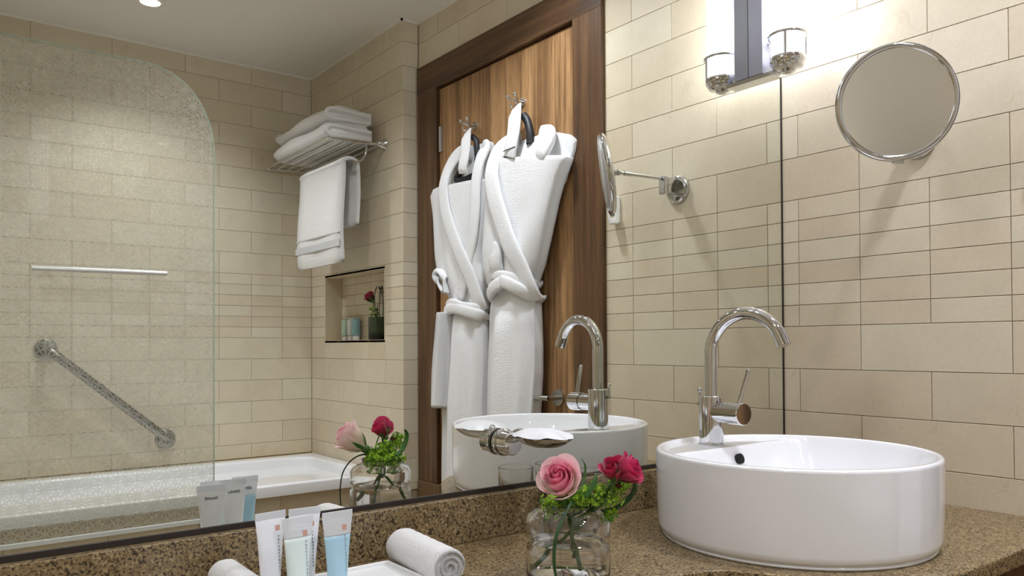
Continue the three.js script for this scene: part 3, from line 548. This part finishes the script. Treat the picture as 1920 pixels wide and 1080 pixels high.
// ------------------------------------------------------------------ shower screen
const screenPrint = (u, v) => { // twelve-rayed stars on a triangular grid of pitch 1: thin lines where k is 1
  let k = 0; const w = 0.05;
  for (let i = 0; i < 6; i++) { const a = i * Math.PI / 6, sp = i % 2 ? Math.sqrt(3) / 2 : 0.5, q = (u * Math.cos(a) + v * Math.sin(a)) / sp, d = Math.abs(q - Math.round(q)) * sp; k = Math.max(k, 1 - smooth(w * 0.75, w * 1.35, d)); }
  return k;
};
{
  const t = thing('shower_screen', 'clear glass bath screen with a rounded corner and white star-lattice print', 'glass screen', [-1.35, 0.577, 1.78]);
  const x0 = -0.535, x1 = 0.552, H = 1.581, rx = 0.25, ry = 0.3, s = new THREE.Shape();
  s.moveTo(x0, 0); s.lineTo(x1, 0); s.lineTo(x1, H - ry);
  for (let k = 1; k <= 24; k++) { const a = k / 24 * Math.PI / 2; s.lineTo(x1 - rx + rx * Math.cos(a) ** 0.9, H - ry + ry * Math.sin(a) ** 0.9); }
  s.lineTo(x0, H);
  const g = new THREE.ShapeGeometry(s, 24); g.rotateY(Math.PI);  // faces the mirror
  g.scale(-1, 1, 1); const ix = g.index; for (let i = 0; i < ix.count; i += 3) { const a = ix.getX(i); ix.setX(i, ix.getX(i + 1)); ix.setX(i + 1, a); }
  part('glass_pane', g, M.pane, t);
  // print on the outer face
  const W = 1024, Hh = 1488, d = new Uint8Array(W * Hh * 4);
  for (let y = 0; y < Hh; y++) for (let x = 0; x < W; x++) {
    const px = x0 + (x1 - x0) * x / W, py = H * y / Hh;
    const k = screenPrint(px / 0.06, py / 0.06), p = (y * W + x) * 4;
    d[p] = d[p + 1] = d[p + 2] = Math.round(255 * (0.055 + 0.3 * k)); d[p + 3] = 255;
  }
  const am = new THREE.DataTexture(d, W, Hh); am.magFilter = THREE.LinearFilter; am.minFilter = THREE.LinearMipmapLinearFilter; am.generateMipmaps = true; am.needsUpdate = true;
  const pg = new THREE.ShapeGeometry(s, 24), pp = pg.attributes.position, uv = pg.attributes.uv; for (let i = 0; i < pp.count; i++) uv.setXY(i, (pp.getX(i) - x0) / (x1 - x0), pp.getY(i) / H);
  part('lattice_print', pg, std({ color: 0xcfcec2, alphaMap: am, transparent: true, roughness: 0.6, side: THREE.DoubleSide }), t, [0, 0, -0.0012], 'white star-lattice print');
  { const e = [V(x1, 0, 0), V(x1, H - ry, 0)]; for (let k = 1; k <= 24; k++) { const a = k / 24 * Math.PI / 2; e.push(V(x1 - rx + rx * Math.cos(a) ** 0.9, H - ry + ry * Math.sin(a) ** 0.9, 0)); } e.push(V(x0, H, 0)); const c = new THREE.CurvePath(); for (let k = 0; k + 1 < e.length; k++) c.add(new THREE.LineCurve3(e[k], e[k + 1])); part('glass_edge', new THREE.TubeGeometry(c, 160, 0.003, 6), phy({ color: 0xd5e0d4, roughness: 0.08, transmission: 0.5, thickness: 0 }), t, null, 'polished glass edge'); }
  part('edge_profile', [span(x0 - 0.015, x0, 0, H, -0.012, 0.012, 0.002)], M.chrome, t);
  part('bottom_seal', [span(x0, x1, -0.014, 0.002, -0.005, 0.007, 0.002)], phy({ color: 0xe6e8e4, roughness: 0.15, transmission: 0.3, thickness: 0 }), t);
  part('bar_handle', [rod(V(-0.012, 0.855, -0.04), V(0.383, 0.858, -0.04), 0.0085), rod(V(0.03, 0.855, -0.04), V(0.03, 0.855, 0.0), 0.0055), rod(V(0.34, 0.857, -0.04), V(0.34, 0.857, 0.0), 0.0055)], std({ color: 0xe4e4e2, metalness: 0.5, roughness: 0.3 }), t);
}
{ // grab bar
  const t = thing('grab_bar', 'sloping chrome grab bar on the bath wall, seen through the glass screen', 'grab bar', [-0.99, 0.98, WALLZ]);
  const a = V(-0.23, 0.198, 0), b = V(0.23, -0.202, 0), o = V(0, 0, -0.065);
  part('bar', tube([a.clone().add(V(0, 0, -0.006)), a.clone().lerp(b, 0.008).addScaledVector(o, 0.75), a.clone().lerp(b, 0.05).add(o), a.clone().lerp(b, 0.5).add(o), b.clone().lerp(a, 0.05).add(o), b.clone().lerp(a, 0.008).addScaledVector(o, 0.75), b.clone().add(V(0, 0, -0.006))], 0.0185, 90, 20), M.steel, t);
  for (const p of [a, b]) part('wall_flange', lathe([[0, 0], [0.043, 0], [0.043, 0.004], [0.038, 0.009], [0.018, 0.012]], 40).rotateX(-Math.PI / 2).translate(p.x, p.y, 0), M.steel, t);
}
// ------------------------------------------------------------------ towel shelf with towels
{
  const t = thing('towel_shelf', 'chrome towel shelf with slats and a hanging rail, fixed to the niche wall', 'towel rack', [TOWELX, 2.02, 2.16]);
  const zA = -0.32, zB = 0.34, xo = -0.252;
  for (const z of [zA, zB]) {
    part('side_rail', [rod(V(-0.004, 0.01, z), V(xo, 0, z), 0.0065), new THREE.SphereGeometry(0.0065, 12, 8).translate(xo, 0, z)], M.chrome, t);
    part('wall_flange', lathe([[0, 0], [0.026, 0], [0.026, 0.004], [0.02, 0.008], [0.0125, 0.02], [0.011, 0.034], [0, 0.035]], 36).rotateZ(Math.PI / 2).translate(0, 0.011, z), M.chrome, t);
    part('rail_bracket', tube([V(-0.075, 0.006, z + (z < 0 ? 0.022 : -0.12)), V(-0.078, -0.03, z + (z < 0 ? 0.022 : -0.12)), V(-0.1, -0.064, z + (z < 0 ? 0.022 : -0.12)), V(-0.144, -0.079, z + (z < 0 ? 0.022 : -0.12))], 0.0045, 24, 10), M.chrome, t);
  }
  for (let k = 0; k < 6; k++) part('slat', rod(V(-0.03 - k * 0.0444, 0.004, zA), V(-0.03 - k * 0.0444, 0.004, zB), 0.0055, 0.0055, 14), M.chrome, t);
  part('hanging_rail', rod(V(-0.144, -0.08, zA + 0.0), V(-0.144, -0.08, zB - 0.11), 0.006, 0.006, 16), M.chrome, t);
}
function foldedTowel(label, y, h, x0, x1, z0, z1, ph) { // soft folded block, rolled front edge
  const t = thing('folded_towel', label, 'towel', [(x0 + x1) / 2, y, (z0 + z1) / 2], 'folded bath towels on the chrome shelf');
  const W = (x1 - x0) / 2, D = (z1 - z0) / 2, loops = [];
  for (let j = 0; j <= 26; j++) {
    const s = lerp(-1, 1, j / 26), end = 1 - 0.02 * smooth(0.9, 1, Math.abs(s)), L = [];
    for (let i = 0; i < 44; i++) {
      const a = i / 44 * 2 * Math.PI, c = Math.cos(a), q = Math.sin(a), ex = 0.45;
      const X = W * Math.sign(c) * Math.abs(c) ** ex * end * (1 + 0.02 * Math.sin(3 * s + ph)), Yv = h / 2 * Math.sign(q) * Math.abs(q) ** (ex + 0.25) * (Math.abs(s) > 0.97 ? 0.93 : 1);
      const sag = 0.006 * Math.sin(4 * s + ph) * (q > 0 ? 1 : 0.0) + (q > 0 ? 0.008 * Math.sin(c * 5 + ph) : 0);
      L.push(V(X, h / 2 + Yv + sag, s * D));
    }
    loops.push(L);
  }
  part('towel_body', uvs(skin(loops), 4, 4), M.towel, t);
  // layers seen at the near end and the fold lines along the front
  for (const e of [-1, 1]) part('fold_edge', [tube([V(W * 0.92, h * 0.30, e * D), V(0, h * 0.27, e * D * 1.002), V(-W * 0.8, h * 0.3, e * D), V(-W * 0.95, h * 0.5, e * D), V(-W * 0.8, h * 0.72, e * D), V(0, h * 0.74, e * D * 1.002), V(W * 0.92, h * 0.7, e * D)], h * 0.13, 60, 10)], M.towel, t);
}
foldedTowel('white folded bath towel at the bottom of the shelf stack', 2.031, 0.075, -0.325, -0.11, 1.885, 2.44, 0.4);
foldedTowel('white folded bath towel on top of the shelf stack', 2.106, 0.075, -0.318, -0.105, 1.90, 2.435, 2.2);
{
  const t = thing('hanging_towel', 'white bath towel hung over the rail below the chrome shelf', 'towel', [-0.22, 1.94, 2.1]);
  const z0 = -0.235, z1 = 0.225, prof = [];
  const R = 0.019;
  const outer = [], pathY = 0.41, backY = 0.255;
  for (let k = 0; k <= 24; k++) outer.push([-R - 0.012 - 0.006 * Math.sin(k / 24 * 5), -pathY + pathY * k / 24]);
  for (let k = 1; k < 12; k++) { const a = Math.PI - k / 12 * Math.PI; outer.push([(R + 0.012) * Math.cos(a), (R) * Math.sin(a)]); }
  for (let k = 0; k <= 16; k++) outer.push([R + 0.012 + 0.004 * Math.sin(k / 16 * 4), -backY * k / 16]);
  const th = 0.024, loops = outer.map((p, j) => {
    const a = outer[Math.max(0, j - 1)], b = outer[Math.min(outer.length - 1, j + 1)], tx = b[0] - a[0], ty = b[1] - a[1], l = Math.hypot(tx, ty), nx = -ty / l, ny = tx / l, o = [];
    const endk = Math.min(1, 0.55 + Math.min(j, outer.length - 1 - j) * 0.3);
    for (let i = 0; i < 60; i++) { const q = i / 60 * 2 * Math.PI, c = Math.cos(q), s = Math.sin(q); const zz = (z0 + z1) / 2 + (z1 - z0) / 2 * Math.sign(c) * Math.abs(c) ** 0.18, w = th / 2 * Math.sign(s) * Math.abs(s) ** 0.5 * endk + 0.003 * Math.sin(zz * 18 + p[1] * 4); o.push(V(p[0] + nx * w, p[1] + ny * w, zz)); }
    return o;
  });
  part('towel_body', uvs(skin(loops), 7, 6), M.towel, t);
  part('woven_border', [span(-0.0525, -0.0485, -0.345, -0.315, z0 + 0.004, z1 - 0.004, 0.0008), span(-0.0525, -0.0488, -0.29, -0.284, z0 + 0.004, z1 - 0.004, 0.0008)], M.robeIn, t, null, 'flat woven border near the hem');
}
// ------------------------------------------------------------------ bathrobes on the door
function interp(rows, y) { // rows fall in y: [y, zLeft, zRight]
  if (y >= rows[0][0]) return rows[0].slice(1); for (let i = 0; i + 1 < rows.length; i++) if (y <= rows[i][0] && y >= rows[i + 1][0]) { const t = (rows[i][0] - y) / (rows[i][0] - rows[i + 1][0]); return [lerp(rows[i][1], rows[i + 1][1], t), lerp(rows[i][2], rows[i + 1][2], t)]; } return rows[rows.length - 1].slice(1);
}
function clothBody(rows, y0, y1, xBack, xFront, fold, slope = 0, n = 90, e = 0.5) {
  const loops = [], m = Math.max(8, Math.round(Math.abs(y0 - y1) / 0.012));
  const push = (y, shrink) => {
    const [zl, zr] = interp(rows, y), zc = (zl + zr) / 2, hw = (zl - zr) / 2, L = [], xf = xFront(y), xc = (xBack + xf) / 2, hd = (xBack - xf) / 2;
    for (let i = 0; i < n; i++) {
      const a = i / n * 2 * Math.PI, c = Math.cos(a), s = Math.sin(a), z = zc + hw * shrink * Math.sign(c) * Math.abs(c) ** e, front = s > 0;
      const x = xc - hd * (0.4 + 0.6 * shrink) * Math.sign(s) * Math.abs(s) ** e + (front ? fold(y, (z - zc) / hw, z) * Math.min(1, Math.abs(s) * 1.6) : 0);
      L.push(V(x, y + slope * (z - zc) * smooth(y0 - 0.25, y0, y), z));
    }
    loops.push(L);
  };
  push(y0, 0.9); for (let j = 0; j <= m; j++) push(lerp(y0 - 0.004, y1, j / m), 1);
  return uvs(skin(loops, true), 6, 8 * Math.abs(y0 - y1));
}
const NX = V(-1, 0, 0);
const rowsA = [[1.927, 1.286, 1.171], [1.906, 1.343, 1.155], [1.88, 1.386, 1.148], [1.845, 1.42, 1.148], [1.809, 1.447, 1.148], [1.784, 1.5, 1.148], [1.757, 1.523, 1.15], [1.677, 1.502, 1.158], [1.597, 1.491, 1.172], [1.537, 1.487, 1.185], [1.477, 1.476, 1.186], [1.417, 1.445, 1.165], [1.377, 1.415, 1.169], [1.347, 1.401, 1.175], [1.318, 1.398, 1.179], [1.289, 1.406, 1.184], [1.24, 1.416, 1.176], [1.162, 1.42, 1.17], [1.083, 1.422, 1.171], [0.965, 1.43, 1.172], [0.889, 1.43, 1.169], [0.713, 1.44, 1.164], [0.56, 1.441, 1.162]];
const rowsB = [[1.875, 1.032, 0.827], [1.861, 1.068, 0.78], [1.845, 1.096, 0.735], [1.824, 1.119, 0.712], [1.795, 1.132, 0.718], [1.728, 1.139, 0.756], [1.66, 1.147, 0.782], [1.591, 1.156, 0.803], [1.521, 1.16, 0.828], [1.45, 1.154, 0.855], [1.397, 1.135, 0.888], [1.37, 1.126, 0.9], [1.342, 1.119, 0.886], [1.315, 1.12, 0.881], [1.27, 1.123, 0.876], [1.181, 1.13, 0.871], [1.091, 1.134, 0.872], [1.02, 1.135, 0.878], [0.966, 1.135, 0.884], [0.823, 1.14, 0.879], [0.56, 1.147, 0.875]];
{ // the robe on the hinge side
  const t = thing('bathrobe', 'white terry bathrobe on the left hook of the wooden door, nearer the hinges', 'bathrobe', [0, 1.9, 1.3], 'bathrobes on the door hooks');
  const waist = (y) => Math.exp(-(((y - 1.34) / 0.07) ** 2));
  const foldA = (y, s, z) => { const skirt = smooth(1.36, 1.2, y); return -0.012 * skirt * Math.sin(s * 4.2 + 0.9 + 0.6 * y) - 0.006 * skirt * Math.sin(s * 11 + y * 3) - 0.007 * (1 - skirt) * Math.sin(6 * s + 9 * y) * smooth(1.75, 1.5, y); };
  partW('back_panel', clothBody(rowsA, 1.915, 1.6, -0.003, () => -0.026, () => 0), M.robe, t);
  partW('robe_body', clothBody(rowsA, 1.785, 0.56, -0.004, (y) => -0.066 + 0.012 * waist(y) - 0.012 * smooth(1.3, 0.9, y), foldA, 0.05), M.robe, t);
  const P = (l, x) => l.map(([y, z]) => V(x, y, z));
  partW('lapel', band(P([[1.89, 1.262], [1.9, 1.325], [1.862, 1.374], [1.793, 1.396], [1.711, 1.383], [1.615, 1.34], [1.51, 1.276], [1.429, 1.226], [1.34, 1.19], [1.31, 1.185]], 0).map((p, i) => p.setX([-0.03, -0.04, -0.052, -0.068, -0.074, -0.075, -0.073, -0.066, -0.054, -0.04][i])), NX, (s) => lerp(0.054, 0.068, s), 0.015, 60), M.robe, t);
  partW('lapel', band(P([[1.89, 1.19], [1.888, 1.165], [1.84, 1.178], [1.767, 1.187], [1.654, 1.194], [1.562, 1.214], [1.45, 1.258], [1.362, 1.309]], 0).map((p, i) => p.setX([-0.03, -0.04, -0.056, -0.066, -0.068, -0.066, -0.063, -0.056][i])), NX, 0.058, 0.014, 60), M.robe, t);
  partW('belt', [band(P([[1.296, 1.405], [1.300, 1.41], [1.318, 1.37], [1.322, 1.31], [1.308, 1.24], [1.292, 1.184], [1.288, 1.18]], 0).map((p, i) => p.setX([-0.01, -0.042, -0.068, -0.076, -0.074, -0.05, -0.015][i])), NX, 0.042, 0.022, 40), band(P([[1.33, 1.4], [1.335, 1.4], [1.345, 1.34], [1.33, 1.27], [1.318, 1.19], [1.315, 1.187]], 0).map((p, i) => p.setX([-0.01, -0.045, -0.07, -0.074, -0.05, -0.015][i])), NX, 0.03, 0.02, 30)], M.robe, t);
  partW('belt_loop', band(P([[1.385, 1.395], [1.42, 1.43], [1.455, 1.452], [1.468, 1.43], [1.45, 1.4], [1.41, 1.385], [1.38, 1.375]], -0.07), (s) => V(-0.3, Math.cos(s * 5.5 + 2.6), Math.sin(s * 5.5 + 2.6)), 0.03, 0.012, 50), M.robe, t);
  partW('sleeve', clothBody([[1.31, 1.412, 1.36], [1.24, 1.424, 1.362], [1.162, 1.442, 1.37], [1.083, 1.457, 1.375], [0.965, 1.469, 1.385], [0.95, 1.468, 1.386]], 1.31, 0.951, -0.03, () => -0.098, (y, s) => -0.004 * Math.sin(5 * s + 8 * y), 0, 50, 0.6), M.robe, t);
  partW('hanging_strap', band([V(-0.035, 1.972, 1.283), V(-0.05, 1.95, 1.272), V(-0.062, 1.885, 1.262), V(-0.066, 1.83, 1.272), V(-0.06, 1.812, 1.275)], V(-1, 0.15, 0), (s) => lerp(0.046, 0.058, smooth(0, 0.4, s)), 0.009, 40, 16, 0.5), M.robe, t);
  partW('hanger', [tube([V(-0.03, 1.95, 1.262), V(-0.03, 1.93, 1.238), V(-0.032, 1.88, 1.228), V(-0.034, 1.84, 1.228)], 0.0105, 24, 12), tube([V(-0.034, 1.87, 1.30), V(-0.036, 1.84, 1.33), V(-0.04, 1.805, 1.352), V(-0.042, 1.797, 1.30), V(-0.04, 1.803, 1.24)], 0.011, 40, 12)], M.hanger, t, 'black hanger');
  const ov = (cy, cz, x, sc) => [new THREE.TorusGeometry(0.0165, 0.0022, 6, 30).scale(sc, 1.6, 0.5).rotateY(-Math.PI / 2).translate(x, cy, cz), new THREE.TorusGeometry(0.0075, 0.0025, 6, 20, 4.2).scale(sc, 1.5, 0.5).rotateY(-Math.PI / 2).translate(x, cy, cz)];
  partW('embroidery', ov(1.478, 1.458, -0.052, 0.5), M.emblem, t, 'small blue embroidered oval');
}
{ // the robe on the handle side
  const t = thing('bathrobe', 'white terry bathrobe on the right hook of the wooden door, above the door handle', 'bathrobe', [0, 1.85, 1.0], 'bathrobes on the door hooks');
  const waist = (y) => Math.exp(-(((y - 1.36) / 0.06) ** 2));
  const foldB = (y, s, z) => { const skirt = smooth(1.36, 1.2, y); return skirt * (-0.014 * Math.sin(s * 3.6 + 1.2) - 0.026 * smooth(-0.1, -0.02, s) * (1 - smooth(-0.02, 0.5, s)) - 0.005 * Math.sin(s * 12 + y * 2)) - (1 - skirt) * (0.006 * Math.sin(5 * s + 7 * y) * smooth(1.7, 1.5, y) - 0.012 * Math.max(0, 1 - s * s) * smooth(1.45, 1.65, y) * 0.6); };
  partW('back_panel', clothBody(rowsB, 1.874, 1.7, -0.003, () => -0.03, () => 0), M.robe, t);
  partW('robe_body', clothBody(rowsB, 1.805, 0.56, -0.004, (y) => -0.078 + 0.016 * waist(y) - 0.008 * smooth(1.3, 0.9, y), foldB, 0.16), M.robe, t);
  const P = (l, xs) => l.map(([y, z], i) => V(xs[i] ?? xs[xs.length - 1], y, z));
  partW('lapel', band(P([[1.872, 0.975], [1.872, 1.025], [1.842, 1.066], [1.782, 1.074], [1.705, 1.053], [1.609, 1.01], [1.505, 0.957], [1.43, 0.915], [1.36, 0.885], [1.33, 0.88]], [-0.03, -0.045, -0.062, -0.08, -0.088, -0.09, -0.088, -0.076, -0.06, -0.04]), NX, (s) => lerp(0.058, 0.076, Math.sin(Math.PI * s)), 0.017, 70), M.robe, t);
  partW('lapel', band(P([[1.872, 0.865], [1.86, 0.815], [1.838, 0.80], [1.8, 0.818], [1.78, 0.83]], [-0.03, -0.042, -0.056, -0.066, -0.06]), NX, 0.06, 0.024, 40), M.robe, t);
  partW('shoulder_fold', band(P([[1.868, 0.86], [1.845, 0.86], [1.815, 0.868], [1.79, 0.872]], [-0.03, -0.042, -0.05, -0.05]), NX, 0.045, 0.02, 30), M.robe, t);
  partW('collar_inside', band(P([[1.80, 1.04], [1.826, 0.97], [1.822, 0.91], [1.806, 0.86]], [-0.035, -0.042, -0.042, -0.035]), V(-1, 0.3, 0), 0.07, 0.012, 30), M.robeIn, t);
  partW('belt', [band(P([[1.345, 1.122], [1.352, 1.124], [1.372, 1.085], [1.392, 1.03], [1.40, 1.0]], [-0.012, -0.05, -0.076, -0.085, -0.076]), NX, 0.045, 0.019, 30), band(P([[1.402, 1.05], [1.398, 1.0], [1.375, 0.94], [1.345, 0.89], [1.335, 0.884]], [-0.066, -0.088, -0.084, -0.052, -0.012]), NX, 0.044, 0.019, 30), band(P([[1.425, 1.125], [1.428, 1.12], [1.422, 1.03], [1.408, 0.95], [1.39, 0.9], [1.385, 0.896]], [-0.012, -0.05, -0.078, -0.076, -0.05, -0.012]), NX, 0.034, 0.02, 30)], M.robe, t);
  partW('pocket_flap', band(P([[1.508, 1.075], [1.5, 1.055], [1.462, 1.05], [1.43, 1.048]], [-0.074, -0.082, -0.082, -0.074]), NX, (s) => lerp(0.075, 0.06, s), 0.014, 30, 16, 0.45), M.robe, t);
  partW('hanging_strap', band([V(-0.04, 1.988, 0.985), V(-0.054, 1.965, 0.975), V(-0.068, 1.9, 0.966), V(-0.074, 1.845, 0.975), V(-0.07, 1.815, 0.985)], V(-1, 0.12, 0), (s) => lerp(0.054, 0.066, smooth(0, 0.4, s)), 0.010, 40, 16, 0.5), M.robe, t);
  partW('strap_stitch', band([V(-0.0795, 1.838, 1.008), V(-0.0795, 1.841, 0.945)], NX, 0.003, 0.002, 6, 8), M.hanger, t);
  partW('hanger', [tube([V(-0.034, 1.955, 0.955), V(-0.034, 1.935, 0.937), V(-0.036, 1.89, 0.918), V(-0.038, 1.85, 0.915)], 0.0135, 24, 12), tube([V(-0.04, 1.86, 1.02), V(-0.046, 1.835, 1.045), V(-0.05, 1.824, 1.03)], 0.009, 24, 12)], M.hanger, t, 'black hanger');
  partW('embroidery', [new THREE.TorusGeometry(0.017, 0.0024, 6, 30).scale(0.75, 1.6, 0.5).rotateY(-Math.PI / 2).translate(-0.074, 1.472, 1.114), new THREE.TorusGeometry(0.0075, 0.003, 6, 20, 4.4).scale(0.8, 1.5, 0.5).rotateY(-Math.PI / 2).translate(-0.0745, 1.472, 1.114)], M.emblem, t, 'small blue embroidered oval');
}
// ------------------------------------------------------------------ niche
{
  const t = thing('niche_vase', 'dark green glass vase in the wall niche', 'vase', [-0.03, NICHE.y0, 1.985]);
  part('glass_body', lathe([[0, 0.0], [0.043, 0.0], [0.046, 0.003], [0.046, 0.1], [0.0435, 0.1005], [0.043, 0.008], [0, 0.008]], 48), phy({ color: 0x9fb5a6, roughness: 0.02, transmission: 1, thickness: 0.02, ior: 1.5, attenuationColor: new THREE.Color(0x3d5a48), attenuationDistance: 0.05 }), t);
  part('base_disc', lathe([[0, 0.0085], [0.0425, 0.0085], [0.0425, 0.02], [0, 0.02]], 40), std({ color: 0x23323a, roughness: 0.2 }), t);
  rose('rose', 'deep red rose in the vase in the wall niche', [-0.04, NICHE.y0 + 0.19, 2.05], [-0.35, 0.75, 0.5], 0.024, 0.05, ['#9c1030', '#a31535', '#5a0c1e'], 16, [[-0.035, NICHE.y0 + 0.12, 2.01], [-0.03, NICHE.y0 + 0.03, 1.98]]);
  const f = thing('niche_greenery', 'dark leaves and pale filler standing in the niche vase', 'greenery', [-0.03, NICHE.y0 + 0.03, 1.985]);
  const blades = [[[0, 0, 0.0], [0.0, 0.1, -0.005], [0, 0.17, -0.012], [0, 0.2, -0.03], [0, 0.17, -0.043]], [[0, 0, 0.01], [-0.01, 0.11, 0.015], [-0.012, 0.18, 0.012], [-0.01, 0.205, -0.005]], [[0, 0, -0.01], [0.005, 0.1, -0.03], [0.0, 0.16, -0.035], [-0.005, 0.195, -0.02], [0, 0.2, 0.0]], [[0, 0, 0.0], [-0.01, 0.09, 0.02], [-0.015, 0.11, 0.04]], [[0, 0, 0], [-0.012, 0.09, -0.01], [-0.02, 0.13, -0.028]]];
  for (const b of blades) part('leaf_blade', band(b.map((p) => V(...p)), V(-1, 0, 0.3), (s) => 0.019 * (0.4 + 0.6 * Math.sin(Math.PI * s * 0.9)), 0.001, 26, 8), std({ color: 0x1c2b1d, roughness: 0.5, side: THREE.DoubleSide }), f);
  const G = []; for (let k = 0; k < 60; k++) { const s = new THREE.IcosahedronGeometry(rr(0.003, 0.006), 0); s.translate(-0.012 + rr(-0.015, 0.015), 0.083 + rr(-0.012, 0.035), 0.02 + rr(-0.02, 0.03)); G.push(s); } part('filler', G, std({ color: 0x8d9850, roughness: 0.8 }), f);
  for (const [z, col, l] of [[2.345, 0xbcdcc8, 'small bottle with pale green liquid, leftmost in the wall niche'], [2.285, 0xd8dcd8, 'small clear bottle between the green and the blue one in the wall niche'], [2.235, 0x8fb9c0, 'small bottle with blue liquid, rightmost in the wall niche']]) {
    const b = thing('toiletry_bottle', l, 'bottle', [-0.015, NICHE.y0, z], 'small bottles in the wall niche');
    part('cap', lathe([[0, 0], [0.016, 0], [0.0165, 0.002], [0.0165, 0.02], [0.015, 0.022], [0, 0.022]], 28), M.plastic, b);
    part('bottle_body', lathe([[0, 0.0225], [0.018, 0.0225], [0.02, 0.026], [0.02, 0.09], [0.018, 0.098], [0.013, 0.104], [0, 0.1045]], 32), phy({ color: col, roughness: 0.15, clearcoat: 0.5 }), b);
  }
}
// ------------------------------------------------------------------ fitting at the right edge
{
  const t = thing('wall_fitting', 'small white rounded wall fitting on the tiles at the right edge', 'wall fitting', [0, 1.54, 0.56]);
  part('wall_base', span(-0.014, -0.0005, 0.004, 0.085, -0.02, 0.006, 0.004), M.plastic, t);
  part('body', skin([[0.0, 0.8], [0.002, 0.95], [0.02, 1], [0.05, 0.97], [0.075, 0.8], [0.088, 0.5], [0.092, 0.15]].map(([y, k]) => { const L = []; for (let i = 0; i < 40; i++) { const a = i / 40 * 2 * Math.PI; L.push(V(-0.022 + 0.012 * k * Math.cos(a), y, 0.2 * y - 0.014 + 0.016 * k * Math.sin(a))); } return L; })), M.plastic, t);
}

scene.traverse((o) => { if (o.isMesh) { if (o.material !== M.lampGlow && o.material !== M.spotGlow) o.castShadow = true; o.receiveShadow = true; } });
renderer.render(scene, camera);
